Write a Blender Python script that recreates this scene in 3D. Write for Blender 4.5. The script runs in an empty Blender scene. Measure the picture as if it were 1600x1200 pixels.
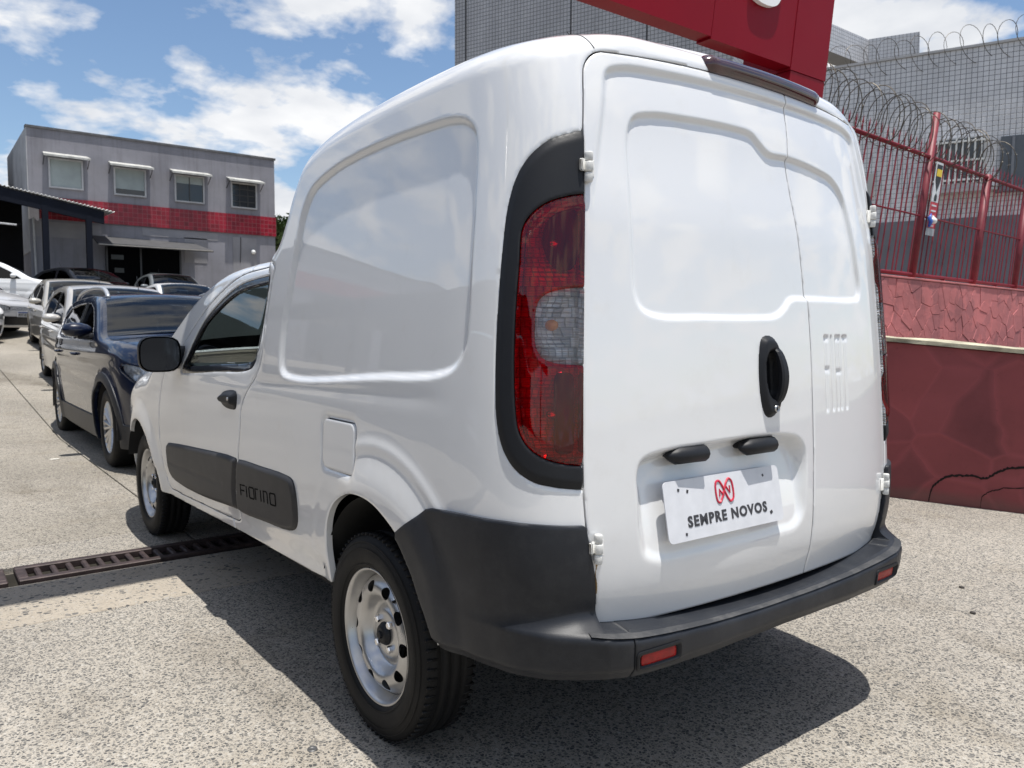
import bpy, math, random
import numpy as np
from mathutils import Vector, Matrix

random.seed(7)
rng = np.random.default_rng(7)
scene = bpy.context.scene
COL = scene.collection

# ------------------------------------------------------------------ camera
CAM_LOC = (-1.7795, -1.1635, 1.1394)
YAW, PITCH, ROLL = math.radians(37.3595), math.radians(-3.989), math.radians(0.29)
fwd = Vector((math.sin(YAW)*math.cos(PITCH), math.cos(YAW)*math.cos(PITCH), math.sin(PITCH)))
rgt = Vector((math.cos(YAW), -math.sin(YAW), 0)); upv = rgt.cross(fwd)
rgt2 = rgt*math.cos(ROLL) + upv*math.sin(ROLL); up2 = upv*math.cos(ROLL) - rgt*math.sin(ROLL)
cd = bpy.data.cameras.new('camera'); cam = bpy.data.objects.new('camera', cd); COL.objects.link(cam)
cam.matrix_world = Matrix(((rgt2.x, up2.x, -fwd.x, CAM_LOC[0]), (rgt2.y, up2.y, -fwd.y, CAM_LOC[1]),
                           (rgt2.z, up2.z, -fwd.z, CAM_LOC[2]), (0, 0, 0, 1)))
cd.sensor_width = 36; cd.lens = 36*1230.83/1600; cd.clip_start = .02; cd.clip_end = 2000
cd.dof.use_dof = True; cd.dof.focus_distance = 2.3; cd.dof.aperture_fstop = 9
scene.camera = cam

# ------------------------------------------------------------------ sky and sun
SUN_DIR = Vector((.028, -.165, 1)).normalized()          # towards the sun
EL = math.asin(SUN_DIR.z); AZ = math.atan2(SUN_DIR.x, SUN_DIR.y)
world = bpy.data.worlds.new('World'); scene.world = world; world.use_nodes = True
nt = world.node_tree; nt.nodes.clear()
def N(tree, typ, **kw):
    n = tree.nodes.new(typ)
    for k, v in kw.items():
        setattr(n, k, v)
    return n
sky = N(nt, 'ShaderNodeTexSky'); sky.sky_type = 'NISHITA'; sky.sun_disc = False
sky.sun_elevation = EL; sky.sun_rotation = AZ; sky.air_density = 1.0; sky.dust_density = .6; sky.ozone_density = 1.2
tc = N(nt, 'ShaderNodeTexCoord'); sep = N(nt, 'ShaderNodeSeparateXYZ')
nt.links.new(tc.outputs['Generated'], sep.inputs[0])
zz = N(nt, 'ShaderNodeMath', operation='ADD'); zz.inputs[1].default_value = .26
nt.links.new(sep.outputs['Z'], zz.inputs[0])
zm = N(nt, 'ShaderNodeMath', operation='MAXIMUM'); zm.inputs[1].default_value = .1
nt.links.new(zz.outputs[0], zm.inputs[0])
dv = []
for ax in 'XY':
    d = N(nt, 'ShaderNodeMath', operation='DIVIDE'); nt.links.new(sep.outputs[ax], d.inputs[0]); nt.links.new(zm.outputs[0], d.inputs[1]); dv.append(d)
cmb = N(nt, 'ShaderNodeCombineXYZ'); nt.links.new(dv[0].outputs[0], cmb.inputs[0]); nt.links.new(dv[1].outputs[0], cmb.inputs[1])
cmb.inputs[2].default_value = 15.9
n1 = N(nt, 'ShaderNodeTexNoise'); n1.inputs['Scale'].default_value = 4.3; n1.inputs['Detail'].default_value = 9; n1.inputs['Roughness'].default_value = .54; n1.inputs['Distortion'].default_value = .1
nt.links.new(cmb.outputs[0], n1.inputs['Vector'])
rp = N(nt, 'ShaderNodeValToRGB'); rp.color_ramp.elements[0].position = .475; rp.color_ramp.elements[1].position = .59
rp.color_ramp.elements[0].color = (0, 0, 0, 1); rp.color_ramp.elements[1].color = (1, 1, 1, 1)
nt.links.new(n1.outputs['Fac'], rp.inputs[0])
n2 = N(nt, 'ShaderNodeTexNoise'); n2.inputs['Scale'].default_value = 4.0; n2.inputs['Detail'].default_value = 5
nt.links.new(cmb.outputs[0], n2.inputs['Vector'])
crp = N(nt, 'ShaderNodeValToRGB'); crp.color_ramp.elements[0].position = .3; crp.color_ramp.elements[1].position = .62
crp.color_ramp.elements[0].color = (10.0, 10.5, 11.4, 1); crp.color_ramp.elements[1].color = (14.5, 14.6, 14.8, 1)
nt.links.new(n2.outputs['Fac'], crp.inputs[0])
mx = N(nt, 'ShaderNodeMix', data_type='RGBA'); nt.links.new(rp.outputs[0], mx.inputs[0])
hs_ = N(nt, 'ShaderNodeHueSaturation'); hs_.inputs['Saturation'].default_value = 1.06; hs_.inputs['Value'].default_value = 2.05; nt.links.new(sky.outputs[0], hs_.inputs['Color']); nt.links.new(hs_.outputs[0], mx.inputs[6]); nt.links.new(crp.outputs[0], mx.inputs[7])
bg = N(nt, 'ShaderNodeBackground'); bg.inputs[1].default_value = .057; nt.links.new(mx.outputs[2], bg.inputs[0])
wo = N(nt, 'ShaderNodeOutputWorld'); nt.links.new(bg.outputs[0], wo.inputs[0])
sd = bpy.data.lights.new('sun', 'SUN'); sun = bpy.data.objects.new('sun', sd); COL.objects.link(sun)
sd.energy = 5.0; sd.angle = math.radians(.53); sd.color = (1, .965, .91)
sun.rotation_euler = SUN_DIR.to_track_quat('Z', 'Y').to_euler(); sun.location = (0, 0, 30)
vs = scene.view_settings
vs.view_transform = 'Standard'; vs.look = 'None'; vs.gamma = 1; vs.use_curve_mapping = False; vs.exposure = .27
scene.render.engine = 'CYCLES'
scene.cycles.use_denoising = True
scene.cycles.max_bounces = 8; scene.cycles.transparent_max_bounces = 16

# ------------------------------------------------------------------ materials
def nodes_of(name):
    m = bpy.data.materials.new(name); m.use_nodes = True
    t = m.node_tree; b = t.nodes['Principled BSDF']
    return m, t, b
def setin(b, **kw):
    for k, v in kw.items():
        b.inputs[k.replace('_', ' ')].default_value = v
def coords(t, scale=1.0, kind='Object'):
    c = N(t, 'ShaderNodeTexCoord')
    if isinstance(scale, (int, float)) and scale == 1.0:
        return c.outputs[kind]
    mp = N(t, 'ShaderNodeMapping'); mp.inputs['Scale'].default_value = scale if isinstance(scale, tuple) else (scale,)*3
    t.links.new(c.outputs[kind], mp.inputs[0]); return mp.outputs[0]
def noise(t, vec, scale, detail=4, rough=.55):
    n = N(t, 'ShaderNodeTexNoise'); n.inputs['Scale'].default_value = scale; n.inputs['Detail'].default_value = detail
    n.inputs['Roughness'].default_value = rough; t.links.new(vec, n.inputs['Vector']); return n.outputs['Fac']
def ramp(t, fac, stops):
    r = N(t, 'ShaderNodeValToRGB'); e = r.color_ramp.elements
    while len(e) < len(stops): e.new(.5)
    for i, (p, c) in enumerate(stops):
        e[i].position = p; e[i].color = c if len(c) == 4 else (*c, 1)
    t.links.new(fac, r.inputs[0]); return r.outputs[0]
def mixc(t, fac, a, b, mode='MIX'):
    m = N(t, 'ShaderNodeMix', data_type='RGBA', blend_type=mode)
    for sock, v in ((m.inputs[0], fac), (m.inputs[6], a), (m.inputs[7], b)):
        if isinstance(v, (int, float)): sock.default_value = v
        elif isinstance(v, tuple): sock.default_value = v if len(v) == 4 else (*v, 1)
        else: t.links.new(v, sock)
    return m.outputs[2]
def bump(t, b, h, strength=.3, dist=.01):
    n = N(t, 'ShaderNodeBump'); n.inputs['Strength'].default_value = strength; n.inputs['Distance'].default_value = dist
    t.links.new(h, n.inputs['Height']); t.links.new(n.outputs[0], b.inputs['Normal'])
def mmath(t, op, a, b=None):
    m = N(t, 'ShaderNodeMath', operation=op)
    for i, v in enumerate((a, b)):
        if v is None: continue
        if isinstance(v, (int, float)): m.inputs[i].default_value = v
        else: t.links.new(v, m.inputs[i])
    return m.outputs[0]

def m_plain(name, c, rough=.5, metal=0., var=.08, vscale=3., bmp=0., bscale=200., spec=.5, coat=0.):
    m, t, b = nodes_of(name); v = coords(t)
    k = noise(t, v, vscale, 5)
    lo = tuple(max(0, x*(1-var)) for x in c); hi = tuple(min(1, x*(1+var)) for x in c)
    t.links.new(ramp(t, k, [(.3, lo), (.7, hi)]), b.inputs['Base Color'])
    r = noise(t, v, vscale*2.7, 4)
    rr = N(t, 'ShaderNodeMapRange'); rr.inputs[3].default_value = max(0, rough-.07); rr.inputs[4].default_value = min(1, rough+.07)
    t.links.new(r, rr.inputs[0]); t.links.new(rr.outputs[0], b.inputs['Roughness'])
    setin(b, Metallic=metal, Specular_IOR_Level=spec, Coat_Weight=coat, Coat_Roughness=.03)
    if bmp: bump(t, b, noise(t, v, bscale, 3), bmp, .002)
    return m
def m_paint(name, c, dirt=.0, rough=.35, metal=0., coat=1., cior=1.75):
    m, t, b = nodes_of(name); v = coords(t)
    col = ramp(t, noise(t, v, 1.6, 6), [(.3, tuple(x*.965 for x in c)), (.7, c)])
    if dirt:
        d = ramp(t, noise(t, v, 9, 8, .7), [(.56, (0, 0, 0)), (.80, (dirt,)*3)])
        col = mixc(t, d, col, (.42, .36, .27))
        # fine scuffs
        s = ramp(t, noise(t, coords(t, (3, 3, 60)), 6, 6, .65), [(.66, (0, 0, 0)), (.74, (dirt*.8,)*3)])
        col = mixc(t, s, col, (.5, .46, .4))
        lowz = N(t, 'ShaderNodeSeparateXYZ'); t.links.new(v, lowz.inputs[0])
    t.links.new(col, b.inputs['Base Color'])
    rr = N(t, 'ShaderNodeMapRange'); rr.inputs[3].default_value = .0; rr.inputs[4].default_value = .03
    t.links.new(noise(t, v, 14, 5), rr.inputs[0]); t.links.new(rr.outputs[0], b.inputs['Coat Roughness'])
    setin(b, Roughness=rough, Metallic=metal, Coat_Weight=coat, Coat_IOR=cior)
    bump(t, b, noise(t, v, 3.0, 1), .018, .02)
    return m
def m_glass(name, tint, refl=1.45, rough=.02):
    m = bpy.data.materials.new(name); m.use_nodes = True; t = m.node_tree; t.nodes.clear()
    o = N(t, 'ShaderNodeOutputMaterial'); tr = N(t, 'ShaderNodeBsdfTransparent'); gl = N(t, 'ShaderNodeBsdfGlossy')
    v = coords(t)
    t.links.new(ramp(t, noise(t, v, 3, 3), [(.3, tuple(x*.93 for x in tint)), (.7, tint)]), tr.inputs[0])
    gl.inputs['Roughness'].default_value = rough; gl.inputs[0].default_value = (1, 1, 1, 1)
    fr = N(t, 'ShaderNodeFresnel'); fr.inputs[0].default_value = refl
    mx = N(t, 'ShaderNodeMixShader'); t.links.new(fr.outputs[0], mx.inputs[0]); t.links.new(tr.outputs[0], mx.inputs[1]); t.links.new(gl.outputs[0], mx.inputs[2])
    t.links.new(mx.outputs[0], o.inputs[0]); return m

WHITE = m_paint('white_paint', (.745, .75, .755), dirt=.12)
BLACKP = m_plain('black_plastic', (.010, .011, .014), .50, var=.18, vscale=5, bmp=.10, bscale=420, spec=.32)
def m_dusty(name, c, dust, amt, rough=.46):
    m, t, b = nodes_of(name); v = coords(t)
    col = ramp(t, noise(t, v, 3.5, 5), [(.3, tuple(x*.8 for x in c)), (.7, tuple(x*1.25 for x in c))])
    d = ramp(t, noise(t, v, 13, 8, .72), [(.45, (0, 0, 0)), (.75, (amt,)*3)]); col = mixc(t, d, col, dust)
    s = ramp(t, noise(t, coords(t, (2, 2, 45)), 5, 6, .7), [(.66, (0, 0, 0)), (.72, (amt*1.2,)*3)]); col = mixc(t, s, col, dust)
    t.links.new(col, b.inputs['Base Color']); setin(b, Roughness=rough, Specular_IOR_Level=.36); bump(t, b, noise(t, v, 520, 2), .16, .002); return m
BUMPP = m_dusty('bumper_plastic', (.014, .016, .021), (.10, .10, .10), .16)
STRIPP = m_dusty('strip_plastic', (.028, .028, .031), (.09, .088, .085), .2, .5)
TREADM = m_dusty('dusty_tread', (.030, .032, .036), (.15, .145, .14), .5, .6)
GLOSSB = m_plain('gloss_black', (.010, .010, .013), .22, var=.1, coat=.4)
RUBBER = m_plain('tyre_rubber', (.0065, .0065, .007), .62, var=.25, vscale=8, bmp=.2, bscale=160, spec=.28)
STEEL = m_plain('silver_steel', (.50, .50, .50), .30, metal=.85, var=.14, vscale=9)
CHROME = m_plain('chrome', (.8, .8, .82), .12, metal=1., var=.05)
DARKIN = m_plain('dark_interior', (.018, .018, .02), .8, var=.2)
UNDER = m_plain('underbody', (.012, .012, .012), .85, var=.3)
SEATC = m_plain('seat_cloth', (.05, .05, .055), .9, var=.2, vscale=40)
HINGEM = m_plain('hinge_white', (.62, .62, .60), .45, var=.2, vscale=60)
GAPM = m_plain('seal_gap_black', (.012, .012, .012), .7)
PLATEM = m_plain('plate_white', (.60, .61, .64), .35, var=.06, vscale=20)
INK = m_plain('plate_ink', (.035, .035, .04), .5)
REDINK = m_plain('plate_red', (.50, .02, .05), .5)
GLASS = m_glass('car_glass', (.84, .92, .89))
TINT = m_glass('tinted_glass', (.05, .06, .065))
WSCR = m_glass('windscreen_glass', (.50, .60, .60))
def m_lens(name, tint, diff, k):
    m = m_glass(name, tint, 1.5); t = m.node_tree; mx = [n for n in t.nodes if n.type == 'MIX_SHADER'][0]; tr = [n for n in t.nodes if n.type == 'BSDF_TRANSPARENT'][0]
    df = N(t, 'ShaderNodeBsdfDiffuse'); v = coords(t)
    t.links.new(ramp(t, noise(t, coords(t, (1, 1, .3)), 40, 3), [(.35, tuple(x*.6 for x in diff)), (.65, diff)]), df.inputs[0])
    m2 = N(t, 'ShaderNodeMixShader'); m2.inputs[0].default_value = k
    t.links.new(tr.outputs[0], m2.inputs[1]); t.links.new(df.outputs[0], m2.inputs[2]); t.links.new(m2.outputs[0], mx.inputs[1]); return m
LENSR = m_lens('red_lens', (1., .022, .045), (.42, .002, .010), .08)
LENSC2 = m_lens('pale_lens', (.95, .96, .98), (.62, .64, .68), .05)
LENSC = m_glass('clear_lens', (.93, .95, .97), 1.5)
REFLR = m_plain('reflector_red', (.30, .008, .008), .35, coat=.15, var=.3, vscale=60, spec=.3)
def m_reflector(name, c):
    m, t, b = nodes_of(name); v = coords(t)
    br = N(t, 'ShaderNodeTexBrick'); br.offset = .5; br.inputs['Scale'].default_value = 1; br.inputs['Brick Width'].default_value = .013; br.inputs['Row Height'].default_value = .022; br.inputs['Mortar Size'].default_value = .0012; br.inputs['Mortar Smooth'].default_value = 1.
    br.inputs['Color1'].default_value = (*[x*.5 for x in c], 1); br.inputs['Color2'].default_value = (*c, 1); br.inputs['Mortar'].default_value = (*[x*.5 for x in c], 1)
    sp_ = N(t, 'ShaderNodeSeparateXYZ'); t.links.new(v, sp_.inputs[0]); cm = N(t, 'ShaderNodeCombineXYZ'); t.links.new(sp_.outputs['X'], cm.inputs[0]); t.links.new(sp_.outputs['Z'], cm.inputs[1]); t.links.new(cm.outputs[0], br.inputs['Vector'])
    t.links.new(br.outputs['Color'], b.inputs['Base Color'])
    w = N(t, 'ShaderNodeTexWave', wave_type='BANDS', bands_direction='Z'); w.inputs['Scale'].default_value = 30; w.inputs['Distortion'].default_value = 1.5; t.links.new(v, w.inputs[0])
    setin(b, Metallic=.20, Roughness=.22); bump(t, b, mmath(t, 'ADD', br.outputs['Fac'], w.outputs['Fac']), .9, .006); return m
REFLECT = m_reflector('lamp_reflector', (.95, .95, .97))

# ------------------------------------------------------------------ mesh helpers
def tag(o, label=None, cat=None, group=None, kind=None):
    if label: o['label'] = label
    if cat: o['category'] = cat
    if group: o['group'] = group
    if kind: o['kind'] = kind
    return o
def empty(name, loc=(0, 0, 0), rz=0., label=None, cat=None, group=None):
    o = bpy.data.objects.new(name, None); COL.objects.link(o); o.location = loc; o.rotation_euler = (0, 0, rz)
    o.empty_display_size = .1
    return tag(o, label, cat, group)
def mobj(name, V, F, m, parent=None, smooth=False, loc=None):
    me = bpy.data.meshes.new(name)
    me.from_pydata([tuple(map(float, v)) for v in V], [], [tuple(map(int, f)) for f in F])
    if smooth: me.polygons.foreach_set('use_smooth', [True]*len(me.polygons))
    if m: me.materials.append(m)
    me.update()
    o = bpy.data.objects.new(name, me); COL.objects.link(o)
    if parent: o.parent = parent
    if loc: o.location = loc
    return o
def dup(o, parent=None, loc=None):
    c = o.copy(); COL.objects.link(c)
    if parent: c.parent = parent
    if loc is not None: c.location = loc
    for ch in list(o.children): dup(ch, c)
    return c
class MB:
    def __init__(s): s.V = []; s.F = []
    def add(s, V, F):
        k = len(s.V); s.V += [tuple(v) for v in V]; s.F += [tuple(i+k for i in f) for f in F]; return s
    def box(s, c, d, bev=0., rot=None):
        x, y, z = [a/2 for a in d]; b = min(bev, x*.98, y*.98, z*.98)
        if b <= 0:
            V = [(i*x, j*y, k*z) for i in (-1, 1) for j in (-1, 1) for k in (-1, 1)]
            F = [(0, 1, 3, 2), (4, 6, 7, 5), (0, 4, 5, 1), (2, 3, 7, 6), (0, 2, 6, 4), (1, 5, 7, 3)]
        else:
            V = []
            for i in (-1, 1):
                for j in (-1, 1):
                    for k in (-1, 1):
                        V += [(i*x, j*(y-b), k*(z-b)), (i*(x-b), j*y, k*(z-b)), (i*(x-b), j*(y-b), k*z)]
            idx = lambda i, j, k, a: ((((i+1)//2)*4+((j+1)//2)*2+(k+1)//2)*3+a)
            F = []
            for sg in (-1, 1):
                q = [idx(sg, -1, -1, 0), idx(sg, 1, -1, 0), idx(sg, 1, 1, 0), idx(sg, -1, 1, 0)]; F.append(q if sg > 0 else q[::-1])
                q = [idx(-1, sg, -1, 1), idx(1, sg, -1, 1), idx(1, sg, 1, 1), idx(-1, sg, 1, 1)]; F.append(q[::-1] if sg > 0 else q)
                q = [idx(-1, -1, sg, 2), idx(1, -1, sg, 2), idx(1, 1, sg, 2), idx(-1, 1, sg, 2)]; F.append(q if sg > 0 else q[::-1])
            for i in (-1, 1):
                for j in (-1, 1):
                    F.append((idx(i, j, -1, 0), idx(i, j, 1, 0), idx(i, j, 1, 1), idx(i, j, -1, 1)))
                    F.append((idx(i, -1, j, 0), idx(i, 1, j, 0), idx(i, 1, j, 2), idx(i, -1, j, 2)))
                    F.append((idx(-1, i, j, 1), idx(1, i, j, 1), idx(1, i, j, 2), idx(-1, i, j, 2)))
                    for k in (-1, 1):
                        F.append((idx(i, j, k, 0), idx(i, j, k, 1), idx(i, j, k, 2)))
        if rot is not None: V = [tuple(rot @ Vector(v)) for v in V]
        return s.add([(v[0]+c[0], v[1]+c[1], v[2]+c[2]) for v in V], F)
    def tube(s, pts, r, n=8, closed=False, cap=True):
        pts = [Vector(p) for p in pts]; m = len(pts); V = []; F = []
        rr = r if hasattr(r, '__len__') else [r]*m
        prev = None
        for i, p in enumerate(pts):
            if closed: d = pts[(i+1) % m]-pts[i-1]
            else: d = pts[min(i+1, m-1)]-pts[max(i-1, 0)]
            d.normalize()
            if prev is None:
                a = Vector((0, 0, 1)) if abs(d.z) < .9 else Vector((1, 0, 0))
                nn = (a-d*a.dot(d)).normalized()
            else:
                nn = (prev-d*prev.dot(d)).normalized()
            prev = nn; b = d.cross(nn)
            for k in range(n):
                th = 2*math.pi*k/n; V.append(p+(nn*math.cos(th)+b*math.sin(th))*rr[i])
        L = m if closed else m-1
        for i in range(L):
            j = (i+1) % m
            for k in range(n):
                F.append((i*n+k, i*n+(k+1) % n, j*n+(k+1) % n, j*n+k))
        if cap and not closed:
            F.append(tuple(range(n))[::-1]); F.append(tuple((m-1)*n+k for k in range(n)))
        return s.add(V, F)
    def lathe(s, prof, n=48, axis='x', c=(0, 0, 0)):
        """prof: list of (axial, radius)"""
        V = []; F = []; m = len(prof)
        for k in range(n):
            th = 2*math.pi*k/n
            for a, r in prof:
                p, q = r*math.cos(th), r*math.sin(th)
                v = (a, p, q) if axis == 'x' else ((p, q, a) if axis == 'z' else (p, a, q))
                V.append((v[0]+c[0], v[1]+c[1], v[2]+c[2]))
        for k in range(n):
            k2 = (k+1) % n
            for i in range(m-1): F.append((k*m+i, k2*m+i, k2*m+i+1, k*m+i+1))
        return s.add(V, F)
    def prism(s, poly, a, b, axis='y'):
        n = len(poly); V = []
        for t in (a, b):
            for p, q in poly:
                V.append({'y': (p, t, q), 'x': (t, p, q), 'z': (p, q, t)}[axis])
        F = [tuple(range(n)), tuple(range(2*n-1, n-1, -1))]
        for i in range(n): F.append((i, i+n, (i+1) % n+n, (i+1) % n))
        return s.add(V, F)
    def obj(s, name, m, parent=None, smooth=False, loc=None): return mobj(name, s.V, s.F, m, parent, smooth, loc)
def box(name, c, d, m, parent=None, bev=0., rot=None): return MB().box(c, d, bev, rot).obj(name, m, parent)

def crom(P, n=12, closed=False):
    P = np.asarray(P, float)
    Q = np.vstack([P[-1], P, P[0], P[1]]) if closed else np.vstack([2*P[0]-P[1], P, 2*P[-1]-P[-2]])
    out = []; t = np.linspace(0, 1, n, endpoint=False)[:, None]
    for i in range(len(P) if closed else len(P)-1):
        p0, p1, p2, p3 = Q[i:i+4]
        d1, d2, d3 = [max(np.linalg.norm(a), 1e-6)**.5 for a in (p1-p0, p2-p1, p3-p2)]
        m1 = ((p1-p0)/d1-(p2-p0)/(d1+d2)+(p2-p1)/d2)*d2; m2 = ((p2-p1)/d2-(p3-p1)/(d2+d3)+(p3-p2)/d3)*d2
        out.append((2*t**3-3*t**2+1)*p1+(t**3-2*t**2+t)*m1+(-2*t**3+3*t**2)*p2+(t**3-t**2)*m2)
    if not closed: out.append(P[-1:])
    return np.vstack(out)
def sst(a, b, x):
    t = np.clip((x-a)/(b-a), 0, 1); return t*t*(3-2*t)
class Poly:
    """signed distance to a closed polygon in the (u, z) sheet, positive inside"""
    def __init__(s, pts, n=6, smooth=True, grow=0.):
        s.P = crom(pts, n, True) if smooth else np.asarray(pts, float); s.g = grow
    def __call__(s, U, Z):
        U = np.asarray(U, float); Z = np.asarray(Z, float); sh = U.shape
        u = U.ravel(); z = Z.ravel(); out = np.full(u.shape, -1.)
        lo = s.P.min(0)-.12; hi = s.P.max(0)+.12
        k = np.where((u > lo[0]) & (u < hi[0]) & (z > lo[1]) & (z < hi[1]))[0]
        if len(k):
            x, y = u[k], z[k]; best = np.full(x.shape, 9.); ins = np.zeros(x.shape, bool)
            A = s.P; B = np.roll(s.P, -1, 0)
            for (a, b), (c, d) in zip(A, B):
                ex, ey = c-a, d-b; L = ex*ex+ey*ey+1e-12
                w = np.clip(((x-a)*ex+(y-b)*ey)/L, 0, 1)
                best = np.minimum(best, np.hypot(x-a-w*ex, y-b-w*ey))
                if abs(ey) > 1e-12: ins ^= ((b > y) != (d > y)) & (x < (c-a)*(y-b)/ey+a)
            out[k] = np.where(ins, best, -best)
        return out.reshape(sh)+s.g
def rrect(u0, u1, z0, z1, r, n=5):
    P = []
    for cx, cz, a0 in ((u1-r, z1-r, 0), (u0+r, z1-r, 90), (u0+r, z0+r, 180), (u1-r, z0+r, 270)):
        for k in range(n+1):
            a = math.radians(a0+90*k/n); P.append((cx+r*math.cos(a), cz+r*math.sin(a)))
    return P

class Shell:
    """car body skin: u runs along the plan outline from the centre line, z is height"""
    def __init__(s, plan, xz, lean, top, wref, rad, cab, crown=(0, 0), leanfade=(.15, 1.2)):
        s.plan = crom(plan, 14); s.s = np.concatenate([[0], np.cumsum(np.linalg.norm(np.diff(s.plan, axis=0), axis=1))])
        s.L = s.s[-1]; tn = np.gradient(s.plan, s.s, axis=0); s.tn = tn/np.linalg.norm(tn, axis=1)[:, None]
        s.xz = crom(xz, 8); s.ln = crom(lean, 8); s.top = crom(top, 8); s.w = wref; s.rad = rad; s.cab = cab; s.crown = crown; s.lf = leanfade
    def u_of_y(s, y):
        k = len(s.plan); i0 = np.argmax(s.plan[:, 0] > .97*s.plan[:, 0].max()); i1 = k-1-np.argmax(s.plan[::-1, 0] > .5*s.plan[:, 0].max())
        return np.interp(y, s.plan[:i1+1, 1], s.s[:i1+1])
    def ysurf(s, t, z):
        py = np.interp(t, s.s, s.plan[:, 1])
        return py+np.interp(z, s.ln[:, 0], s.ln[:, 1])*(1-sst(s.lf[0], s.lf[1], py))
    def d(s, t, z):
        px = np.interp(t, s.s, s.plan[:, 0]); py = np.interp(t, s.s, s.plan[:, 1]); y = s.ysurf(t, z)
        sh = y.shape; y = y.ravel(); zf = z.ravel(); best = np.full(y.shape, 9.)
        near = np.where(zf > np.interp(y, s.top[:, 0], s.top[:, 1])-.6)[0]
        yy, z2 = y[near], zf[near]; bb = best[near]
        for (a, b), (c, d) in zip(s.top[:-1], s.top[1:]):
            ex, ey = c-a, d-b; w = np.clip(((yy-a)*ex+(z2-b)*ey)/(ex*ex+ey*ey+1e-12), 0, 1)
            bb = np.minimum(bb, np.hypot(yy-a-w*ex, z2-b-w*ey))
        best[near] = bb
        best *= np.where(zf < np.interp(y, s.top[:, 0], s.top[:, 1]), 1, -1)
        rear = (1-sst(.45/.82*s.w, .8/.82*s.w, px))*(py < 1)
        return best.reshape(sh)+s.crown[0]*rear, rear
    def P(s, U, z, off=0.):
        U = np.atleast_1d(np.asarray(U, float)); z = np.atleast_1d(np.asarray(z, float)); t = np.abs(U); sg = np.where(U < 0, -1., 1.)
        px = np.interp(t, s.s, s.plan[:, 0]); py = np.interp(t, s.s, s.plan[:, 1])
        tx = np.interp(t, s.s, s.tn[:, 0]); ty = np.interp(t, s.s, s.tn[:, 1])
        g = np.interp(z, s.xz[:, 0], s.xz[:, 1])/s.w
        x = px*g-s.cab(py, z)*sst(.37*s.w, .97*s.w, px)
        y = s.ysurf(t, z); d, rear = s.d(t, z)
        r = s.rad(y)-s.crown[1]*rear
        k = np.clip(1-d/r, 0, 1); e = r*(1-np.sqrt(np.clip(1-k*k, 0, 1)))
        o = off-e
        return np.stack([sg*(x+ty*o), y-tx*o, z+0*x], -1)
    def sheet(s, name, us, zs, region, off, m, parent, flange=.012, edge=.0015, smooth=True):
        us = np.asarray(us); zs = np.asarray(zs); nu, nz = len(us), len(zs)
        U, Z = np.meshgrid(us, zs, indexing='ij'); S = region(U, Z); ins = S > 0
        idx = -np.ones((nu, nz), int); vu = []; vz = []; F = []; isedge = []
        cell = ins[:-1, :-1].astype(int)+ins[1:, :-1]+ins[1:, 1:]+ins[:-1, 1:]
        use = np.zeros((nu, nz), bool); c = cell > 0
        for a, b in ((0, 0), (1, 0), (1, 1), (0, 1)): use[a:nu-1+a, b:nz-1+b] |= c
        use &= ins; k = np.where(use); idx[k] = np.arange(len(k[0])); vu = list(U[k]); vz = list(Z[k]); isedge = [0.]*len(vu)
        fi, fj = np.where(cell == 4)
        F = list(zip(idx[fi, fj], idx[fi+1, fj], idx[fi+1, fj+1], idx[fi, fj+1]))
        cut = {}
        pi, pj = np.where((cell > 0) & (cell < 4))
        for i, j in zip(pi, pj):
            ring = ((i, j), (i+1, j), (i+1, j+1), (i, j+1)); f = []
            for q in range(4):
                a, b = ring[q], ring[(q+1) % 4]
                if ins[a]: f.append(idx[a])
                if ins[a] != ins[b]:
                    key = (a, b) if a < b else (b, a)
                    if key not in cut:
                        w = S[key[0]]/(S[key[0]]-S[key[1]]); w = min(max(w, .02), .98)
                        cut[key] = len(vu); vu.append(U[key[0]]*(1-w)+U[key[1]]*w); vz.append(Z[key[0]]*(1-w)+Z[key[1]]*w); isedge.append(1.)
                    f.append(cut[key])
            if len(f) >= 3: F.append(tuple(f))
        vu = np.array(vu); vz = np.array(vz); isedge = np.array(isedge)
        if not len(vu): return None
        of = off(vu, vz) if callable(off) else np.full(vu.shape, float(off))
        V = s.P(vu, vz, of-edge*isedge)
        flip = us[-1] < us[0]
        if flip: F = [f[::-1] for f in F]
        V = list(V)
        if flange:
            cnt = {}
            for f in F:
                for q in range(len(f)):
                    a, b = f[q], f[(q+1) % len(f)]; cnt[(a, b)] = cnt.get((a, b), 0)+1
            bd = [e for e in cnt if (e[1], e[0]) not in cnt]
            ids = sorted({a for e in bd for a in e}); pos = {a: i for i, a in enumerate(ids)}; ia = np.array(ids, int)
            V1 = s.P(vu[ia], vz[ia], of[ia]-edge*isedge[ia]); V2 = s.P(vu[ia], vz[ia], of[ia]-flange)
            b0 = len(V); n1 = len(ids); V += list(V1)+list(V2)
            F += [(b0+pos[b], b0+pos[a], b0+n1+pos[a], b0+n1+pos[b]) for a, b in bd]
        return mobj(name, V, F, m, parent, smooth)
    def strip(s, name, ulist, zlist, m, parent, nx=16, crown=.02):
        PL = s.P(-np.asarray(ulist), np.asarray(zlist)); V = []; F = []
        for p in PL:
            for k in range(nx+1):
                f = 2*k/nx-1; V.append((p[0]*-f, p[1], p[2]+crown*(1-f*f)*min(1, abs(p[0])/.3)))
        for i in range(len(PL)-1):
            for k in range(nx):
                a = i*(nx+1)+k; F.append((a, a+1, a+nx+2, a+nx+1))
        return mobj(name, V, F, m, parent, True)

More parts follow.
